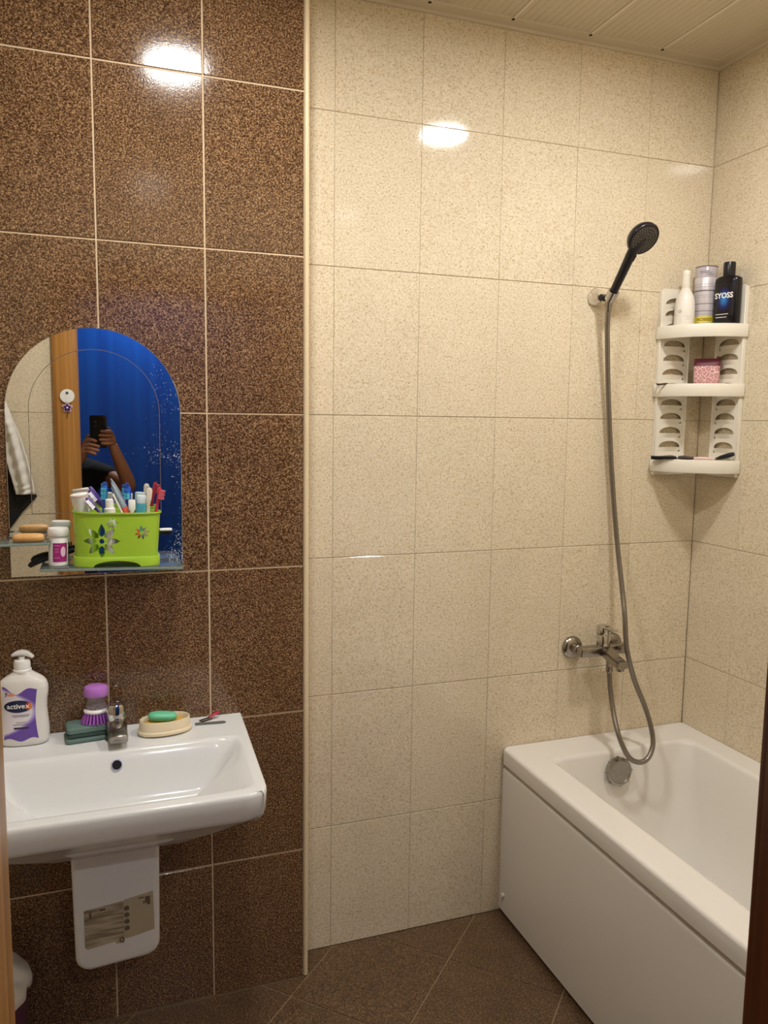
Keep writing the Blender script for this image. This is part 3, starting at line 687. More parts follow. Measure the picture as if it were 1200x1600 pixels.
PX, PY = -.2235, -.071
def pot():
    t = empty('toothbrush_holder', (PX, PY, zs(PX)+.0006), (0, TILT, 0), label='lime green oval toothbrush holder with cut-out flowers', cat='holder')
    m = mat('lime_plastic', 'a6cd3c', .3, var=.02, sss=.15)
    H0, H1 = .022, .126
    def flower(cx, cz, r0, r1, n, wdt, rot, hub):
        def f(x, z):
            dx, dz = x-cx, z-cz; d = math.hypot(dx, dz)
            if d < hub: return True
            if d < r0*1.02 or d > r1: return False
            a = math.atan2(dz, dx)-rot; k = round(a/(2*PI/n)); da = a-k*2*PI/n
            q = (d-r0)/(r1-r0); return abs(math.sin(da)*d) < wdt*math.sin(PI*q**.8)
        return f
    FL = [flower(-.035, .060, .0105, .041, 8, .0078, 0, .0058), flower(-.013, .101, .0034, .0135, 8, .0026, .2, .0012), flower(.054, .079, .004, .0175, 8, .0030, .2, .0014)]
    bm = B(); NU, NV = 440, 92; E_ = 2.6; a_, b_ = .0945, .0445
    # arc-length table round the oval
    pts = [sring(0, 0, 0, a_, b_, 4000, E_)[k] for k in range(4000)]; L_ = [0]
    for k in range(4000): L_.append(L_[-1]+math.dist(pts[k], pts[(k+1) % 4000]))
    tot = L_[-1]; ring = []; k = 0
    for i in range(NU):
        s = tot*i/NU
        while L_[k+1] < s: k += 1
        ring.append(pts[k])
    V = {}
    def vert(i, j, inner):
        i %= NU; key = (i, j, inner)
        if key not in V:
            z = H0+(H1-H0)*j/NV; f = 1+.03*(j/NV)-.02*(1-j/NV); x, y = ring[i][0]*f, ring[i][1]*f
            if inner: L = math.hypot(x/a_, y/b_); x -= .0016*x/a_/L*1.0; y -= .0016*y/b_/L
            V[key] = bm.verts.new((x, y, z))
        return V[key]
    hole = set()
    for i in range(NU):
        for j in range(NV):
            x = (ring[i][0]+ring[(i+1) % NU][0])/2; y = ring[i][1]; z = H0+(H1-H0)*(j+.5)/NV
            if y < 0 and any(f(x, z) for f in FL): hole.add((i, j))
    for i in range(NU):
        for j in range(NV):
            if (i, j) in hole: continue
            bm.faces.new((vert(i, j, 0), vert(i+1, j, 0), vert(i+1, j+1, 0), vert(i, j+1, 0)))
            bm.faces.new((vert(i, j, 1), vert(i, j+1, 1), vert(i+1, j+1, 1), vert(i+1, j, 1)))
            for (di, dj, p, q) in ((-1, 0, (i, j), (i, j+1)), (1, 0, (i+1, j), (i+1, j+1)), (0, -1, (i, j), (i+1, j)), (0, 1, (i, j+1), (i+1, j+1))):
                ni, nj = (i+di) % NU, j+dj
                if (ni, nj) in hole or nj < 0 or nj >= NV:
                    try: bm.faces.new((vert(*p, 0), vert(*q, 0), vert(*q, 1), vert(*p, 1)))
                    except ValueError: pass
    obj('oval_wall', bm, m, t, smooth=50)
    rim = B(); R = []
    for da, z in ((.0008, H1-.003), (.003, H1-.003), (.0035, H1-.001), (.003, H1+.001), (.0008, H1+.001), (.0003, H1-.001)):
        R.append(sring(0, 0, z, (a_+da-.0005)*1.03, (b_+da-.0005)*1.03, 72, E_))
    loft(rim, R+[R[0]], False, False); bmesh.ops.remove_doubles(rim, verts=rim.verts, dist=1e-7); obj('rim', rim, m, t)
    # base skirt with an arched gap at the front
    bs = B(); NB = 160; rg = [sring(0, 0, 0, .0975, .0475, NB, 2.8), sring(0, 0, 0, .0935, .0435, NB, 2.8)]
    def zb(x, y): return .0145*math.sqrt(max(0, 1-(x/.052)**2)) if y < 0 and abs(x) < .052 else 0
    rings = [[(p[0], p[1], zb(p[0], p[1])) for p in rg[0]], [(p[0], p[1], .0195) for p in rg[0]], [(p[0]*.985, p[1]*.97, .023) for p in rg[0]], [(p[0], p[1], .023) for p in rg[1]], [(p[0], p[1], zb(p[0], p[1])) for p in rg[1]]]
    loft(bs, rings+[rings[0]], False, False); bmesh.ops.remove_doubles(bs, verts=bs.verts, dist=1e-7); obj('base_skirt', bs, m, t, smooth=50)
    fl_ = B(); loft(fl_, [sring(0, 0, z, .091, .0415, 60, 2.7) for z in (.0185, .0215)]); obj('inner_floor', fl_, m, t)
pot()
ZP = zs(PX)+.0245
def toothbrush(label, foot, tip, colour, bristle, face=(0, -1, 0), head=1.0, bcol2=None, wide=1.0):
    """foot and tip relative to the holder centre (x, y, z above the inside floor)"""
    f = Vector((PX+foot[0], PY+foot[1], ZP+foot[2])); p = Vector((PX+tip[0], PY+tip[1], ZP+tip[2])); d = (p-f).normalized(); L = (p-f).length
    t = empty('toothbrush', f, label=label, cat='toothbrush', group='toothbrushes in the lime green holder')
    n = (Vector(face)-d*d.dot(Vector(face))).normalized(); x = n.cross(d)
    Mx = Matrix((x, n, d)).transposed().to_4x4()
    t.rotation_euler = Mx.to_euler()
    h = B(); hl = .030*head
    prof = [(0, .004, .003), (.01, .0055, .0042), (L*.35, .0062, .0048), (L*.6, .0045, .004), (L-hl-.014, .003, .003), (L-hl, .0052*wide, .0026), (L-.008, .0060*wide, .0026), (L-.002, .0045*wide, .0022), (L, .002, .0015)]
    loft(h, [sring(0, 0, z, a, b, 16, 2.4) for z, a, b in prof])
    obj('handle', h, mat('brush_'+colour, colour, .3), t)
    b = B(); c = B()
    for i in range(5):
        for j in range(2):
            tgt = c if bcol2 and i >= 3 else b
            z0 = L-hl+.001+i*(hl-.006)/5; w0 = .0046*wide
            box(tgt, -w0+j*w0+.0003, -w0+(j+1)*w0-.0003, .002, .0125-.001*(i % 2), z0, z0+(hl-.006)/5-.0006)
    o = obj('bristles', b, mat('bristle_'+bristle, bristle, .6), t, smooth=0)
    if bcol2: obj('bristle_tip', c, mat('bristle_'+bcol2, bcol2, .6), t, smooth=0)
toothbrush('purple toothbrush leaning left, upper of the two in the green holder', (.052, .020, .001), (-.058, .018, .151), '5b3f96', 'e8e4ee', (-.8, -.6, 0), 1.0)
toothbrush('purple toothbrush leaning left, lower and nearer of the two in the green holder', (.046, -.022, .001), (-.064, -.024, .137), '6a4aa6', 'ece8f2', (-.8, -.6, 0), 1.0)
toothbrush('blue toothbrush with teal bristles next to the purple pair', (-.034, .006, .001), (-.022, .004, .162), '2a5fc0', '4fb4d6', (-.3, -1, 0), 1.1, None, 1.2)
toothbrush('royal blue toothbrush with pale teal bristles and a curved back', (.026, .006, .001), (.030, .004, .159), '1f49b8', '5ac0d8', (-.6, -.8, 0), 1.0, '2a6fd0', 1.2)
toothbrush('cream toothbrush seen from its smooth back near the red one', (.066, .006, .001), (.078, .002, .156), 'f0e6d6', 'f4f0ea', (.1, 1, 0), .9, None, 1.15)
toothbrush('crimson toothbrush leaning on the holder right end', (.072, -.016, .001), (.101, -.018, .158), 'c02a48', 'e06a78', (.8, -.5, 0), .95, None, 1.2)
def holder_things():
    def root(name, label, cat, foot, tip):
        f = Vector((PX+foot[0], PY+foot[1], ZP+foot[2])); p = Vector((PX+tip[0], PY+tip[1], ZP+tip[2]))
        t = empty(name, f, label=label, cat=cat); t.rotation_euler = (p-f).to_track_quat('Z', 'Y').to_euler(); return t, (p-f).length
    # white tube with a big round cap at the left
    t, L = root('toothpaste_tube', 'white toothpaste tube standing cap up at the left end of the holder', 'toothpaste', (-.058, .004, .001), (-.080, -.004, .145))
    bm = B(); loft(bm, [sring(0, 0, z, a, b, 28) for z, a, b in ((0, .019, .0015), (.05, .018, .010), (L-.05, .0165, .0155), (L-.044, .014, .014))]); obj('tube', bm, M_WHITE, t)
    c = B(); lathe(c, [(0, L-.044), (.0175, L-.044), (.019, L-.006), (.0195, L-.005), (.0195, L-.001), (.018, L), (0, L)], 30); obj('cap', c, M_WHITE, t)
    obj('cap_edge', lathe(B(), [(.0186, L-.0065), (.0199, L-.0062), (.0199, L-.0045), (.0186, L-.004)], 30), mat('cap_edge', 'd9a38c', .4), t)
    # grey and coral tube in the middle
    t, L = root('toothpaste_tube', 'silver and coral toothpaste tube leaning in the middle of the holder', 'toothpaste', (.064, -.004, .001), (-.008, -.006, .169))
    bm = B(); loft(bm, [sring(0, 0, z, a, b, 24) for z, a, b in ((0, .012, .009), (.06, .013, .010), (.120, .0125, .009))]); obj('coral_part', bm, mat('coral_plastic', 'ee6a55', .35), t)
    bm = B(); loft(bm, [sring(0, 0, z, a, b, 24) for z, a, b in ((.120, .0127, .0095), (.14, .0135, .008), (L-.012, .012, .0045), (L, .009, .0012))]); obj('silver_part', bm, mat('silver_grey', '9fb0bf', .25, .3, var=.15, scale=80), t)
    obj('white_stripe', patch(lambda u, v: Vector((.0127*math.cos(.2-.7*u)+.0006, -.0098*math.sin(.5+.9*u)-.0006, .055+v*.105)), 6, 4), M_WHITE, t)
    # white tube behind
    t, L = root('cream_tube', 'small white cosmetic tube between the purple brush and the coral tube', 'tube', (-.010, -.022, .001), (-.014, -.022, .133))
    bm = B(); lathe(bm, [(0, 0), (.011, 0), (.0125, .01), (.0125, L-.022), (.009, L-.020), (.009, L-.002), (.007, L), (0, L)], 24); obj('tube', bm, M_WHITE, t)
    t, L = root('small_bottle', 'small white and turquoise bottle standing right of centre in the holder', 'bottle', (.052, .024, .001), (.060, .022, .136))
    bm = B(); lathe(bm, [(0, 0), (.011, 0), (.012, .004), (.012, L-.02), (.011, L-.0185), (0, L-.0185)], 24); obj('body', bm, mat('turquoise_plastic', '4aa9b8', .3), t)
    obj('cap', lathe(B(), [(0, L-.0185), (.0115, L-.0185), (.0115, L-.002), (.010, L), (0, L)], 24), mat('cap_pale', 'dfeef0', .3), t)
    t, L = root('white_stick', 'white plastic stick with a wide head behind the blue toothbrush', 'stick', (.036, -.022, .001), (.036, -.020, .130))
    bm = B(); loft(bm, [sring(0, 0, z, a, b, 16, 2.5) for z, a, b in ((0, .003, .002), (L-.03, .003, .002), (L-.022, .008, .003), (L-.002, .008, .003), (L, .007, .002))]); obj('stick', bm, M_WHITE, t)
holder_things()

# ------------------------------------------------------------------ bath mixer, hose, hand shower
def mixer():
    t = empty('bath_mixer', (1.228, YC, .852), label='chrome bath mixer tap on the cream tiled wall above the bathtub', cat='tap')
    for s in (-1, 1):
        e = B(); lathe(e, [(0, 0), (.036, 0), (.0365, .004), (.034, .010), (.026, .016), (.020, .018), (0, .018)], 36, axis_mat((s*.075, 0, 0), (0, -1, 0)))
        r = obj('wall_rose', e, M_CHROME2, t)
        obj('union_nut', cyl(B(), (s*.075, -.016, 0), (s*.075, -.046, .002), .0165, 8, .002), M_CHROME2, r)
    b = B(); box(b, -.088, .088, -.079, -.044, -.014, .016, .005, 3); obj('body', b, M_CHROME2, t)
    sp = B(); loft(sp, [[(x*wd, y, z0+z) for x, z in ((-1, -h), (1, -h), (1, h), (-1, h))] for y, z0, wd, h in ((-.060, .001, .021, .013), (-.09, -.001, .021, .013), (-.13, -.012, .0195, .011), (-.165, -.020, .0185, .011), (-.168, -.021, .017, .009))])
    bmesh.ops.bevel(sp, geom=[e for e in sp.edges if abs(e.verts[0].co.y-e.verts[1].co.y) > .005], offset=.004, segments=2, affect='EDGES')
    s_ = obj('spout', sp, M_CHROME2, t)
    obj('aerator', cyl(B(), (0, -.155, -.040), (0, -.155, -.026), .0115), M_CHROME2, s_)
    c = B(); lathe(c, [(0, .014), (.021, .014), (.0215, .018), (.0215, .050), (.0195, .053), (0, .053)], 32, Matrix.Translation((0, -.062, 0))); obj('cartridge', c, M_CHROME, t)
    l = B(); lathe(l, [(0, .053), (.0215, .053), (.0225, .056), (.0225, .076), (.020, .080), (0, .080)], 32, Matrix.Translation((0, -.062, 0)))
    box(l, -.010, .010, -.125, -.070, .072, .080, .003); obj('lever', l, M_CHROME, t)
    d = B(); cyl(d, (.052, -.078, .010), (.052, -.100, .013), .013, 20, .003); obj('diverter_knob', d, M_CHROME2, t)
    obj('hose_outlet', cyl(B(), (.0086, -.0877, -.047), (.0086, -.0877, -.020), .0105, 8, .0015), M_CHROME2, t)
mixer()
def hose_mat():
    m = mat('steel_hose', '8c867f', .3, .85, var=.1); nt = m.node_tree; N = nt.nodes; L = nt.links
    return m
HP = [(1.1935,.0365,1.928),(1.1965,.042,1.885),(1.2028,.05,1.8384),(1.2238,.065,1.6862),(1.2484,.072,1.4893),(1.2654,.068,1.3284),(1.278,.055,1.1864),(1.2785,.02,1.0482),(1.2700,-.01,.9737),(1.2680,-.025,.8973),(1.2737,-.032,.8482),(1.2975,-.04,.7667),(1.3252,-.06,.6879),(1.3336,-.085,.6238),(1.3294,-.1,.5787),(1.3047,-.11,.545),(1.2722,-.11,.5371),(1.2412,-.1,.5555),(1.2214,-.075,.6133),(1.2292,-.03,.6777),(1.2349,.0,.7497),(1.2366,.01,.8045)]
def hose():
    # spiral-wound steel: ridged tube along the path
    P = crom(HP, 24); d = [0]
    for a, b in zip(P, P[1:]): d.append(d[-1]+(b-a).length)
    tot = d[-1]; n = int(tot/.0016); Q = []; k = 0
    for i in range(n+1):
        s = tot*i/n
        while k < len(d)-2 and d[k+1] < s: k += 1
        f = (s-d[k])/max(1e-9, d[k+1]-d[k]); Q.append(P[k].lerp(P[k+1], min(1, f)))
    bm = B(); tube(bm, Q, [.0082 if i % 2 else .0074 for i in range(len(Q))], 12)
    o = obj('hose', bm, hose_mat(), smooth=70); 
    t = empty('shower_hose', HP[0], label='long steel shower hose looping down over the bathtub edge', cat='hose'); o.parent = t; o.location = tuple(-c for c in HP[0]); o.name = 'spiral_tube'
    a, b = Vector(HP[-1])-Vector(HP[0]), Vector(HP[-2])-Vector(HP[0])
    obj('end_nut', lathe(B(), [(0, -.018), (.0085, -.018), (.011, -.012), (.011, 0), (0, 0)], 16, axis_mat(a, a-b)), M_CHROME2, t)
    obj('end_nut', lathe(B(), [(0, -.030), (.0085, -.030), (.0115, -.010), (.0115, 0), (0, 0)], 16, axis_mat((0, 0, 0), Vector(HP[0])-Vector(HP[1]))), M_CHROME2, t)
hose()
def hand_shower():
    hb = Vector((1.1935, .0345, 1.930)); ht = Vector((1.1920, -.066, 2.050)); n = Vector((.062, -.812, -.68)).normalized(); hc = Vector((1.2085, -.093, 2.0865))
    t = empty('wall_bracket', (1.1855, YC, 1.948), label='chrome shower holder on the cream wall gripping the black hand shower', cat='bracket')
    o = Vector(t.location)
    obj('rose', lathe(B(), [(0, 0), (.027, 0), (.028, .004), (.023, .020), (.017, .034), (0, .034)], 32, axis_mat((0, 0, 0), (.05, -1, 0))), mat('bright_chrome', 'e4e0da', .12, .9), t)
    c = B(); dv = (ht-hb).normalized(); lathe(c, [(.0125, -.016), (.0165, -.016), (.0175, .014), (.0130, .014)], 26, axis_mat(hb+dv*.020-o, dv)); obj('cradle', c, M_CHROME, t)
    obj('swivel', cyl(B(), (0, -.030, -.003), (.004, -.050, -.008), .010), M_BLACK, t)
    s = empty('hand_shower', hb, label='black round hand shower pointing out from the cream wall', cat='shower head')
    L = (ht-hb).length
    h = B(); tube(h, [(0, 0, 0), (ht-hb)*.3, (ht-hb)*.7, (ht-hb)*1.0, (hc-hb)*.98-n*.012], [.0105, .0125, .0135, .0145, .020], 20, 6); obj('handle', h, M_BLACK, s, smooth=70)
    obj('chrome_ferrule', lathe(B(), [(.0109, .0), (.0122, .001), (.0128, .010), (.0109, .011)], 24, axis_mat((0, 0, 0), ht-hb)), M_CHROME, s)
    d = B(); lathe(d, [(0, -.026), (.028, -.0245), (.041, -.018), (.0465, -.008), (.0475, .002), (.046, .006), (.0435, .007), (.0425, .005), (0, .005)], 48, axis_mat(hc-hb, n)); hd = obj('head', d, M_BLACK, s, smooth=50)
    MG = mat('spray_plate', '3f3b38', .4, var=.1)
    f = B(); lathe(f, [(0, .005), (.0420, .005), (.0420, .0062), (0, .0068)], 48, axis_mat(hc-hb, n)); pl = obj('spray_plate', f, MG, hd)
    q = B()
    for r, k in ((.010, 8), (.018, 16), (.027, 24), (.035, 30)):
        for i in range(k):
            a = 2*PI*i/k; lathe(q, [(0, .006), (.0016, .006), (.0011, .0088), (0, .0088)], 6, axis_mat(hc-hb, n) @ Matrix.Translation((r*math.cos(a), r*math.sin(a), 0)))
    z = obj('nozzles', q, mat('nozzle_rubber', '6a655c', .6), hd); z['kind'] = 'stuff'
    b = B(); box(b, -.006, .006, -.010, .010, 0, .006, .002); bmesh.ops.transform(b, matrix=axis_mat((ht-hb)*.96+n*.012, n), verts=b.verts); obj('spray_button', b, M_BLACK, s)
hand_shower()

# ------------------------------------------------------------------ corner shelf
def corner_shelf():
    t = empty('corner_shelf', (XR, YC, 1.41), label='white plastic three-tier corner shelf above the bathtub', cat='shelf')
    z0 = 1.41; Rr = .190
    def slots():
        out = []
        for zt in (1.962, 1.926, 1.884, 1.831, 1.786, 1.742, 1.697, 1.646, 1.602, 1.557, 1.512, 1.467):
            b_, hw = zt-.020-z0, .041
            out.append([(-hw, b_)]+[(-hw*math.cos(PI*k/12), b_+.002+.018*math.sin(PI*k/12)) for k in range(13)]+[(hw, b_)])
        return out
    def panel(M, c):
        sl = [[(c+x, z) for x, z in s] for s in slots()]
        bm = sheet([(c-.058, -.006), (c+.058, -.006), (c+.058, .572), (c+.050, .580), (c-.050, .580), (c-.058, .572)], sl, .0022)
        bmesh.ops.transform(bm, matrix=M, verts=bm.verts); p = obj('side_panel', bm, M_WPL, t, smooth=0)
        e = B()
        for s in (-1, 1):
            q = B(); box(q, c+s*.0565-.0022, c+s*.0565+.0022, -.006, .574, -.0100, .0045, .0012, 1); add(e, q, M)
        for s in sl:                                     # scooped lip under every slot
            q = B(); x0, x1, zb_ = s[0][0], s[-1][0], s[0][1]
            loft(q, [[(x0+(x1-x0)*u/10, zb_-.014*k, .0022+.0075*math.sin(PI*u/10)*(1-k)) for u in range(11)] for k in (0, .5, 1)], False, False, False)
            add(e, q, M)
        obj('panel_ribs', e, M_WPL, p, smooth=40)
    # back wall panel: local x -> -world x ; right wall panel: local x -> -world y
    panel(Matrix(((-1,0,0,0), (0,0,-1,-.0105), (0,1,0,0), (0,0,0,1))), .126)
    panel(Matrix(((0,0,-1,-.0105), (-1,0,0,0), (0,1,0,0), (0,0,0,1))), .126)
    for zt, h in ((1.870, .038), (1.690, .038), (1.4555, .040)):
        zz = zt-z0
        # lip: quarter ring
        lip = B(); n = 28; pr = [(Rr, -h), (Rr+.001, -h+.002), (Rr+.001, -.001), (Rr, .001), (Rr-.002, .001), (Rr-.003, -.002), (Rr-.003, -h)]
        R = []
        for k in range(n+1):
            a = PI+PI/2*k/n; R.append([(r*math.cos(a)-.004*0, r*math.sin(a), zz+z) for r, z in pr])
        for r_ in R:
            for i, p in enumerate(r_): r_[i] = (min(p[0], -.003), min(p[1], -.003), p[2])
        loft(lip, R); sh = obj('shelf_lip', lip, M_WPL, t, smooth=40)
        # perforated plate
        pl = B(); g = .0105; V = {}
        def vv(i, j, k):
            if (i, j, k) not in V: V[(i, j, k)] = pl.verts.new((-.0035-i*g*.5, -.0035-j*g*.5, zz-.004+.002*k))
            return V[(i, j, k)]
        inside = lambda i, j: math.hypot((i+.5)*g*.5+.0035, (j+.5)*g*.5+.0035) < Rr-.004
        hole = lambda i, j: i % 2 == 1 and j % 2 == 1 and 3 < i < 33 and 3 < j < 33 and math.hypot(i*g*.5, j*g*.5) < Rr-.03
        solid = {(i, j) for i in range(38) for j in range(38) if inside(i, j) and not hole(i, j)}
        for i, j in solid:
            pl.faces.new((vv(i, j, 1), vv(i+1, j, 1), vv(i+1, j+1, 1), vv(i, j+1, 1))); pl.faces.new((vv(i, j, 0), vv(i, j+1, 0), vv(i+1, j+1, 0), vv(i+1, j, 0)))
            for di, dj, p, q in ((-1, 0, (i, j), (i, j+1)), (1, 0, (i+1, j), (i+1, j+1)), (0, -1, (i, j), (i+1, j)), (0, 1, (i, j+1), (i+1, j+1))):
                if (i+di, j+dj) not in solid: pl.faces.new((vv(*p, 0), vv(*q, 0), vv(*q, 1), vv(*p, 1)))
        obj('shelf_plate', pl, M_WPL, t, smooth=0)
corner_shelf()
ST, SM, SB = 1.8681, 1.6881, 1.4536
def face(x, y, extra=0): return (0, 0, math.atan2(-.25-x, 2.03+y)+math.radians(extra))

def shelf_things():
    x, y = 1.4785, .043
    t = empty('lotion_bottle', (x, y, ST), face(x, y), label='slim white lotion bottle with a long neck on the top corner shelf', cat='bottle')
    obj('body', lathe(B(), [(0, 0), (.028, 0), (.0305, .003), (.0302, .06), (.0285, .080), (.024, .096), (.016, .110), (.0125, .118), (0, .118)], 32), mat('lotion_white', 'f3eee6', .3, var=.01), t)
    obj('neck_cap', lathe(B(), [(0, .118), (.0125, .118), (.0115, .158), (.0118, .159), (.0118, .170), (.0105, .172), (0, .172)], 28), mat('lotion_cap', 'f5efe2', .25), t)
    cy = lambda r, e=.0004: (lambda a, z: Vector(((r+e)*math.sin(a/r), -(r+e)*math.cos(a/r), z)))
    f = cy(.0302)
    o = text('O', .012, .0002); obj('emblem', warp(o, lambda c: f(-.014+c.x, .045+c.y)), mat('emblem_brown', '9a7650', .5), t, smooth=0)
    obj('print_line', patch(lambda u, v: f(.012+(u-.5)*.018, .030+(v-.5)*.0012), 8, 1), mat('emblem_grey', 'c3b8b4', .5), t)
    obj('print_line', patch(lambda u, v: f(.012+(u-.5)*.014, .022+(v-.5)*.0012), 8, 1), mat('emblem_grey', 'c3b8b4', .5), t)
    x, y = 1.5525, .040
    t = empty('spray_can', (x, y, ST), face(x, y), label='tall white and silver spray can with a yellow band on the top corner shelf', cat='spray can')
    MC = mat('can_lilac', 'd9d3d8', .3, .25, var=.02)
    obj('body', lathe(B(), [(0, 0), (.0325, 0), (.034, .002), (.034, .150), (.0332, .152), (0, .152)], 36), MC, t)
    obj('cap', lathe(B(), [(0, .152), (.0328, .152), (.0328, .183), (.031, .1865), (0, .1868)], 36), mat('can_cap', 'cfc6cc', .2, trans=.2), t)
    obj('cap_edge', lathe(B(), [(.0318, .1862), (.0333, .1855), (.0333, .1875), (.0318, .188)], 36), mat('can_edge', '6a5f66', .3), t)
    f = cy(.034)
    obj('yellow_band', patch(lambda u, v: f((u-.5)*.104, .0145+v*.0185), 30, 2), mat('label_yellow', 'e3cf3c', .35), t)
    obj('lettering', warp(text('NOIBEEI', .0125, .0003), lambda c: cy(.034, .0008)(c.x, .0235+c.y)), mat('print_brown', '6b5a1e', .5), t, smooth=0)
    for z, h, c in ((.040, .0012, 'a79fa8'), (.050, .0024, '8b838e'), (.072, .0024, '8b838e'), (.112, .0034, '6f6874'), (.098, .001, 'aaa2aa'), (.092, .001, 'aaa2aa'), (.124, .001, 'aaa2aa'), (.132, .001, 'aaa2aa')):
        obj('print_line', patch(lambda u, v: f((u-.5)*.104, z+(v-.5)*h), 30, 1), mat('can_line_'+c, c, .4), t)
    for k, (a, z, wd) in enumerate(((-.006, .171, .030), (-.002, .166, .034), (.012, .1605, .018))):
        obj('cap_print', patch(lambda u, v: cy(.0328)(a+(u-.5)*wd, z+(v-.5)*.0028), 14, 1), mat('can_line_8b838e', '8b838e', .4), t)
    x, y = 1.5655, -.043
    t = empty('shampoo_bottle', (x, y, ST), (0, 0, math.radians(-70)), label='black shampoo bottle with a blue label on the top corner shelf', cat='bottle')
    E_ = 3.4
    P = [(0, .036, .017), (.003, .039, .0195), (.10, .0395, .020), (.132, .0395, .020), (.141, .038, .0195), (.1455, .030, .0175), (.148, .018, .0165)]
    bm = B(); loft(bm, [sring(0, 0, z, a, b, 48, E_) for z, a, b in P]); obj('body', bm, mat('shampoo_black', '121016', .2), t, smooth=50)
    obj('cap', lathe(B(), [(0, .148), (.0172, .148), (.0175, .150), (.0178, .186), (.0165, .189), (0, .189)], 30), M_BLACK, t)
    fr_ = lambda x_, z, e=.0004: Vector((x_, -.0199*max(0, 1-(min(abs(x_), .0394)/.0395)**E_)**(1/E_)-e, z))
    m = bpy.data.materials.new('blue_label'); m.use_nodes = True; nt = m.node_tree; N = nt.nodes; L = nt.links
    tc = N.new('ShaderNodeTexCoord'); mp = N.new('ShaderNodeMapping'); mp.inputs['Location'].default_value = (.002, 0, -.078); L.new(tc.outputs['Object'], mp.inputs[0])
    m2 = N.new('ShaderNodeMapping'); m2.inputs['Scale'].default_value = (42, 0, 26); L.new(mp.outputs[0], m2.inputs[0])
    gr = N.new('ShaderNodeTexGradient'); gr.gradient_type = 'SPHERICAL'; L.new(m2.outputs[0], gr.inputs[0])
    rp = ramp(N, [(0, lin('121018')), (.35, lin('17205e')), (.9, lin('2f7fc4'))]); L.new(gr.outputs['Fac'], rp.inputs[0]); L.new(rp.outputs[0], N['Principled BSDF'].inputs['Base Color']); N['Principled BSDF'].inputs['Roughness'].default_value = .25
    MATS['blue_label'] = m
    lb = obj('label', patch(lambda u, v: fr_(-.036+u*.066, .028+v*.098), 24, 10), m, t)
    wt = mat('print_white', 'f4f2ee', .4)
    obj('lettering', warp(text('SYOSS', .0225, .0006), lambda c: fr_(-.003+c.x*.92, .088+c.y, .0009)), wt, lb, smooth=0)
    for z, a, wd in ((.033, -.012, .040), (.024, -.014, .036)):
        obj('print_line', patch(lambda u, v: fr_(a+.006+(u-.5)*wd, z+(v-.5)*.0016, .0009), 12, 1), wt, lb)
    x, y = 1.5505, .012
    t = empty('pouch', (x, y, SM), face(x, y), label='small pink patterned pouch with a burgundy top on the middle shelf', cat='pouch')
    m = bpy.data.materials.new('pink_pattern'); m.use_nodes = True; nt = m.node_tree; N = nt.nodes; L = nt.links
    tc = N.new('ShaderNodeTexCoord'); vo = N.new('ShaderNodeTexVoronoi'); vo.feature = 'DISTANCE_TO_EDGE'; vo.inputs['Scale'].default_value = 75; L.new(tc.outputs['Object'], vo.inputs[0])
    rp = ramp(N, [(.03, lin('f2dcd6')), (.10, lin('b5707a')), (.3, lin('cf9a98'))]); L.new(vo.outputs[0], rp.inputs[0]); L.new(rp.outputs[0], N['Principled BSDF'].inputs['Base Color']); N['Principled BSDF'].inputs['Roughness'].default_value = .6
    MATS['pink_pattern'] = m
    bm = B(); loft(bm, [sring(0, 0, z, a, b, 40, 4) for z, a, b in ((0, .034, .017), (.004, .037, .020), (.03, .0385, .021), (.060, .038, .018))]); obj('body', bm, m, t, smooth=60)
    bm = B(); loft(bm, [sring(0, 0, z, a, b, 40, 4) for z, a, b in ((.060, .0385, .0185), (.066, .039, .017), (.082, .0375, .010), (.0835, .036, .008))]); box(bm, .026, .037, -.006, .006, .080, .090, .003); obj('top_band', bm, mat('burgundy', '6a2638', .5), t, smooth=50)
    t = empty('hair_tie', (1.425, .060, SM), label='thin dark elastic hair tie at the left end of the middle shelf', cat='hair tie')
    bm = B(); pts = [Vector((.022*math.cos(2*PI*k/20)*(1+.12*math.sin(4*PI*k/20)), .014*math.sin(2*PI*k/20), .0022+.0012*math.sin(6*PI*k/20))) for k in range(21)]; tube(bm, pts, .0030, 8); obj('band', bm, mat('hair_tie_brown', '4a3b30', .7), t)
    # bottom shelf
    def root(name, label, cat, a, b):
        a, b = Vector(a), Vector(b); t = empty(name, a, label=label, cat=cat); t.rotation_euler = (0, -math.asin((b-a).z/(b-a).length), math.atan2((b-a).y, (b-a).x)); return t, (b-a).length
    t, L = root('comb', 'black comb lying at the left end of the bottom corner shelf', 'comb', (1.401, .070, SB+.0042), (1.457, .018, SB+.0042))
    bm = B(); box(bm, 0, L, -.004, .006, -.0042, .0075, .002); obj('spine', bm, M_BLACK, t)
    bm = B()
    for k in range(24): box(bm, .003+k*(L-.008)/24, .0046+k*(L-.008)/24, -.020, -.004, -.0025, .001)
    o = obj('teeth', bm, M_BLACK, t, smooth=0); o['kind'] = 'stuff'
    t, L = root('hair_clip', 'short dark hair clip next to the black comb on the bottom shelf', 'hair clip', (1.466, .022, SB+.007), (1.502, -.008, SB+.007))
    bm = B(); tube(bm, [(0, 0, 0), (L*.3, 0, .001), (L*.7, 0, 0), (L, 0, 0)], [.0050, .0068, .0055, .004], 10, 4); obj('upper_arm', bm, mat('clip_dark', '3a2a2c', .4), t)
    t, L = root('safety_razor', 'white and pink disposable razor lying in the middle of the bottom shelf', 'razor', (1.522, .028, SB+.005), (1.566, -.030, SB+.005))
    bm = B(); tube(bm, [(0, 0, 0), (L*.4, 0, .001), (L, 0, 0)], [.0035, .0048, .004], 10, 4); obj('handle', bm, mat('razor_pink', 'e8c8c4', .4), t)
    bm = B(); box(bm, -.010, 0, -.018, .018, -.004, .003, .001); obj('razor_head', bm, M_WHITE, t)
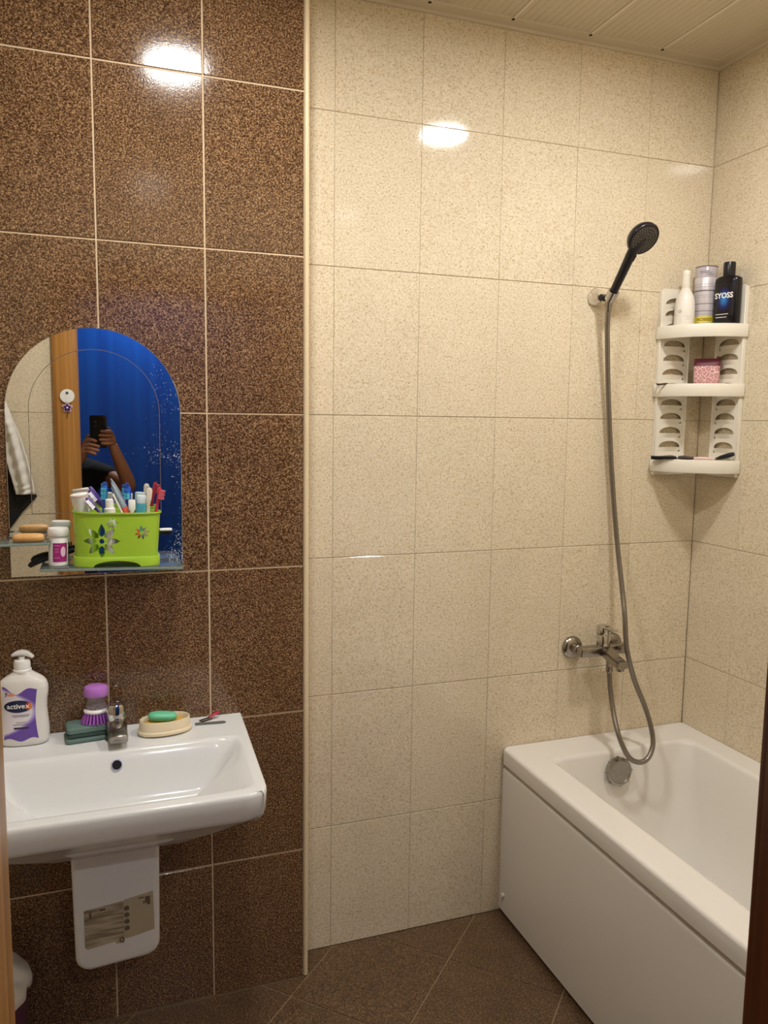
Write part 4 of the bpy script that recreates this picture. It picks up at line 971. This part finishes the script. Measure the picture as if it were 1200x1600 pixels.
    t, L = root('brush', 'slim black brush leaning up at the right end of the bottom corner shelf', 'brush', (1.556, -.052, SB+.008), (1.584, -.090, SB+.024))
    bm = B(); tube(bm, [(0, 0, 0), (L*.2, 0, 0), (L*.7, 0, 0), (L, 0, 0)], [.004, .0068, .0078, .0055], 12, 4); obj('grip', bm, M_BLACK, t)
shelf_things()

# ------------------------------------------------------------------ bin under the basin
def bin_():
    t = empty('waste_bin', (-.572, -.20, 0), label='purple plastic bin with a white bag folded over its rim', cat='bin')
    bm = B(); lathe(bm, [(0, 0), (.105, 0), (.110, .004), (.132, .285), (.1345, .285), (.1345, .292), (.128, .292), (.106, .010), (0, .010)], 48); obj('bucket', bm, mat('bin_purple', '5a2f4e', .35), t)
    bm = B(); n = 72; R = []
    for z, r, wv in ((.284, .137, .003), (.297, .138, .003), (.305, .136, .001), (.312, .118, .004), (.33, .085, .008), (.338, .04, .006), (.342, .008, 0)):
        R.append([((r+wv*math.sin(9*a)+wv*.6*math.sin(17*a+1))*math.cos(a), (r+wv*math.sin(9*a)+wv*.6*math.sin(17*a+1))*math.sin(a), z+wv*.8*math.sin(7*a)) for a in [2*PI*k/n for k in range(n)]])
    loft(bm, R, cap0=False); obj('bag', bm, mat('bag_white', 'd9d5cf', .45, var=.05), t, smooth=80)
bin_()

# ------------------------------------------------------------------ seen in the mirror: front wall things
def front_wall():
    y = YF+.0002
    t = empty('towel', (-.60, y, 1.62), label='white crumpled towel hanging on the front wall left of the doorway', cat='towel')
    Rz = [(1.62, -.655, -.592), (1.5525, -.640, -.569), (1.49, -.618, -.549), (1.39, -.596, -.524), (1.30, -.574, -.507), (1.262, -.566, -.500)]
    def f(u, v):
        k = v*(len(Rz)-1); i = min(int(k), len(Rz)-2); q = k-i; a, b = Rz[i], Rz[i+1]
        z = a[0]+(b[0]-a[0])*q; x0 = a[1]+(b[1]-a[1])*q; x1 = a[2]+(b[2]-a[2])*q
        return Vector((x0+(x1-x0)*u+.60, .024+.010*math.sin(PI*u)*.8+.003*math.sin(v*62+u*7)*math.sin(PI*u)+.006*math.sin(u*11+v*3), z-1.62))
    o = obj('cloth', patch(f, 18, 60), mat('towel_white', 'd8d4cc', .9, var=.08, scale=300, bump=.5), t, smooth=80)
    md = o.modifiers.new('thick', 'SOLIDIFY'); md.thickness = .006
    obj('hook', cyl(B(), (-.03, 0, 0), (-.03, .045, .004), .006), M_CHROME, t)
    t = empty('dark_cloth', (-.66, y, 1.64), label='black cloth hanging behind the white towel', cat='cloth')
    Rz2 = [(1.60, -.70, -.60), (1.45, -.70, -.57), (1.30, -.69, -.515), (1.252, -.685, -.494), (1.19, -.68, -.55), (1.10, -.67, -.615)]
    def f2(u, v):
        k = v*(len(Rz2)-1); i = min(int(k), len(Rz2)-2); q = k-i; a, b = Rz2[i], Rz2[i+1]
        return Vector((a[1]+(b[1]-a[1])*q+((a[2]-a[1])+((b[2]-b[1])-(a[2]-a[1]))*q)*u+.66, .008+.003*math.sin(u*16), a[0]+(b[0]-a[0])*q-1.64))
    o = obj('cloth', patch(f2, 20, 30), mat('cloth_black', '1d1b1a', .95), t, smooth=80); md = o.modifiers.new('thick', 'SOLIDIFY'); md.thickness = .003
    obj('hook', cyl(B(), (-.02, 0, -.01), (-.02, .030, -.006), .006), M_CHROME, t)
    yc = YF+.0143
    t = empty('round_hook', (-.372, yc, 1.645), label='round white stick-on hook on the wooden door casing', cat='hook')
    obj('disc', lathe(B(), [(0, 0), (.025, 0), (.027, .002), (.026, .005), (0, .006)], 32, axis_mat((0, 0, 0), (0, 1, 0))), M_WHITE, t)
    obj('mark', lathe(B(), [(0, .0055), (.0055, .0055), (.0055, .007), (0, .007)], 16, axis_mat((0, 0, .012), (0, 1, 0))), mat('hook_grey', '4d5160', .5), t)
    t = empty('flower_pendant', (-.373, yc, 1.600), label='small purple flower pendant below the white hook', cat='pendant')
    pet = [((.017+.004*math.cos(5*a))*math.cos(a+PI/2), (.017+.004*math.cos(5*a))*math.sin(a+PI/2)) for a in [2*PI*k/50 for k in range(50)]]
    Mp = Matrix(((1,0,0,0), (0,0,1,0), (0,1,0,0), (0,0,0,1)))
    b = obj('flower_rim', prism(B(), pet, .004, Mp, bev=.001), mat('pendant_pink', 'cbb0c0', .4), t)
    obj('flower_face', prism(B(), [(p[0]*.72, p[1]*.72) for p in pet], .0055, Mp), mat('pendant_purple', '4a1f70', .3), t)
    obj('flower_heart', lathe(B(), [(0, .005), (.004, .005), (.003, .008), (0, .0085)], 12, axis_mat((0, 0, 0), (0, 1, 0))), M_WHITE, t)
    obj('cord', tube(B(), [(0, .003, -.019), (.001, .003, -.03), (-.002, .002, -.041)], .0014, 6), mat('cord_brown', '5a3a1c', .7), t)
    obj('cord', tube(B(), [(0, .003, .019), (0, .004, .022), (0, .0065, .024)], .0012, 6), mat('cord_brown', '5a3a1c', .7), t)
front_wall()

# ------------------------------------------------------------------ person taking the picture (seen in the mirror)
def skin_mesh(name, chains, m, parent=None, levels=1):
    """chains: lists of (key or None, xyz, radius); shared keys join limbs into one skin graph"""
    me = bpy.data.meshes.new(name); V = []; Rd = []; E = []; key = {}
    for ch in chains:
        prev = None
        for k, p, r in ch:
            if k in key: i = key[k]
            else:
                i = len(V); V.append(p); Rd.append(r)
                if k: key[k] = i
            if prev is not None: E.append((prev, i))
            prev = i
    me.from_pydata(V, E, []); o = bpy.data.objects.new(name, me); COL.objects.link(o)
    md = o.modifiers.new('skin', 'SKIN'); md.use_smooth_shade = True
    sd = o.modifiers.new('sub', 'SUBSURF'); sd.levels = sd.render_levels = levels
    for i, r in enumerate(Rd):
        rr = r if isinstance(r, tuple) else (r, r); me.skin_vertices[0].data[i].radius = rr
    me.skin_vertices[0].data[0].use_root = True
    dg = bpy.context.evaluated_depsgraph_get(); out = bpy.data.meshes.new_from_object(o.evaluated_get(dg)); bpy.data.objects.remove(o); bpy.data.meshes.remove(me)
    return obj(name, out, m, parent, smooth=180)
def person():
    X, Y = -.445, -2.40
    t = empty('person', (X, Y, 0), label='person in a dark shirt holding up a phone, reflected in the arched mirror', cat='person')
    g = lambda x, y, z: (x-X, y-Y, z)
    SK = mat('skin', 'a9714f', .5, sss=.1); SH = mat('shirt_dark', '16171d', .85, var=.3, scale=60); TR = mat('trousers_grey', '2c2f3a', .85); HR = mat('hair_black', '14100e', .6)
    C = [[('pelvis', (0, -.02, .86), .115), ('belly', (0, -.01, 1.00), .108), ('chest', (0, 0, 1.17), .118), ('neckb', (0, .005, 1.335), .055), (None, (0, .02, 1.36), .050), ('headc', (0, .035, 1.435), .074), (None, (0, .035, 1.500), .070), (None, (0, .03, 1.540), .046)]]
    C.append([('headc', 0, 0), (None, (0, .112, 1.425), .016)])                                          # nose
    for s in (-1, 1): C.append([('headc', 0, 0), (None, (s*.079, .02, 1.435), .016)])                      # ears
    arms = {}
    for s, el, wr in ((1, g(-.115, -2.20, 1.205), g(-.190, -2.075, 1.405)), (-1, g(-.49, -2.22, 1.20), g(-.335, -2.075, 1.385))):
        sh = (s*.165, 0, 1.285)
        C.append([('chest', 0, 0), (None, sh, .058), (None, tuple((Vector(sh)+Vector(el))/2), .046), (None, el, .040), (None, tuple(Vector(el).lerp(Vector(wr), .5)), .036), ('wr%d' % s, wr, .026)])
        C.append([('pelvis', 0, 0), (None, (s*.095, -.02, .80), .090), (None, (s*.10, 0, .47), .058), (None, (s*.10, -.03, .25), .050), ('an%d' % s, (s*.10, -.04, .08), .038), (None, (s*.11, .03, .040), .036), (None, (s*.115, .12, .030), .028)])
    # right hand grips the phone edge, fingers across its back ; left hand supports from below
    pr = g(-.205, -2.062, 1.462)
    C.append([('wr1', 0, 0), ('palm1', pr, (.024, .022))])
    for k, (dx, dz, L) in enumerate(((-.052, .034, 1), (-.060, .014, 1), (-.058, -.006, 1), (-.048, -.024, 1))):
        a = Vector(pr); C.append([('palm1', 0, 0), (None, tuple(a+Vector((.004, .018, dz*.9))), .0105), (None, tuple(a+Vector((-.018, .036, dz))), .0095), (None, tuple(a+Vector((dx, .036, dz+.002))), .0080)])
    C.append([('palm1', 0, 0), (None, tuple(Vector(pr)+Vector((-.006, -.004, .030))), .011), (None, tuple(Vector(pr)+Vector((-.014, -.006, .056))), .009)])
    pl = g(-.318, -2.062, 1.425)
    C.append([('wr-1', 0, 0), ('palm-1', pl, (.024, .022))])
    for k, (dx, dz) in enumerate(((.050, .022), (.062, -.002), (.060, -.022), (.046, -.040))):
        a = Vector(pl); C.append([('palm-1', 0, 0), (None, tuple(a+Vector((-.002, .018, .024-.016*k))), .0105), (None, tuple(a+Vector((.020, .036, dz+.012))), .0095), (None, tuple(a+Vector((dx, .037, dz))), .0080)])
    C.append([('palm-1', 0, 0), (None, tuple(Vector(pl)+Vector((.004, -.004, .032))), .011), (None, tuple(Vector(pl)+Vector((.010, -.004, .058))), .009)])
    skin_mesh('body', C, SK, t, 2)
    S = [[('pelvis', (0, -.02, .84), .135), ('belly', (0, -.01, 1.00), .127), ('chest', (0, 0, 1.17), .135), (None, (0, .003, 1.32), .072)]]
    for s, el in ((1, g(-.115, -2.20, 1.205)), (-1, g(-.49, -2.22, 1.20))):
        sh = Vector((s*.165, 0, 1.285)); S.append([('chest', 0, 0), (None, tuple(sh), .070), (None, tuple(sh.lerp(Vector(el), .55)), .062)])
    skin_mesh('shirt', S, SH, t)
    Tq = [[('p', (0, -.02, .86), .130), (None, (0, -.02, .80), .125)]]
    for s in (-1, 1): Tq.append([('p', 0, 0), (None, (s*.095, -.02, .78), .105), (None, (s*.10, 0, .47), .075), (None, (s*.10, -.03, .25), .066), (None, (s*.10, -.04, .09), .060)])
    skin_mesh('trousers', Tq, TR, t)
    bm = B(); lathe(bm, [(0, .02), (.085, .02), (.090, .045), (.080, .085), (.05, .112), (0, .122)], 28, Matrix.Translation((0, .012, 1.447))); obj('hair', bm, HR, t)
    for s in (-1, 1): obj('eye', lathe(B(), [(0, -.008), (.008, -.004), (.009, 0), (.008, .004), (0, .008)], 14, Matrix.Translation((s*.030, .100, 1.455))), M_WHITE, t)
    bm = B(); tube(bm, [(-.024, .108, 1.39), (0, .113, 1.387), (.024, .108, 1.39)], .0055, 8, 4); obj('mouth', bm, mat('lip', '8a4a40', .5), t)
    p = empty('phone', (-.262, -2.0415, 1.495), label='black smartphone held upright in both hands, reflected in the mirror', cat='phone')
    bm = B(); prism(bm, [(q[0], q[1]) for q in rrect(-.039, .039, -.078, .078, 0, .010)], .008, Matrix(((1,0,0,0), (0,0,-1,.004), (0,1,0,0), (0,0,0,1))), bev=.0015); obj('case', bm, mat('phone_black', '0b0a0d', .15), p, smooth=50)
    obj('screen', box(B(), -.036, .036, -.0045, -.0041, -.074, .074), mat('phone_screen', '16181d', .1), p, smooth=0)
    for z in (.048, .028): obj('lens', lathe(B(), [(0, .004), (.006, .004), (.006, .0055), (.0045, .006), (0, .0056)], 20, axis_mat((-.014, 0, z), (0, 1, 0)) @ Matrix.Rotation(0, 4, 'Z')), mat('lens_glass', '3a3238', .08), p)
person()
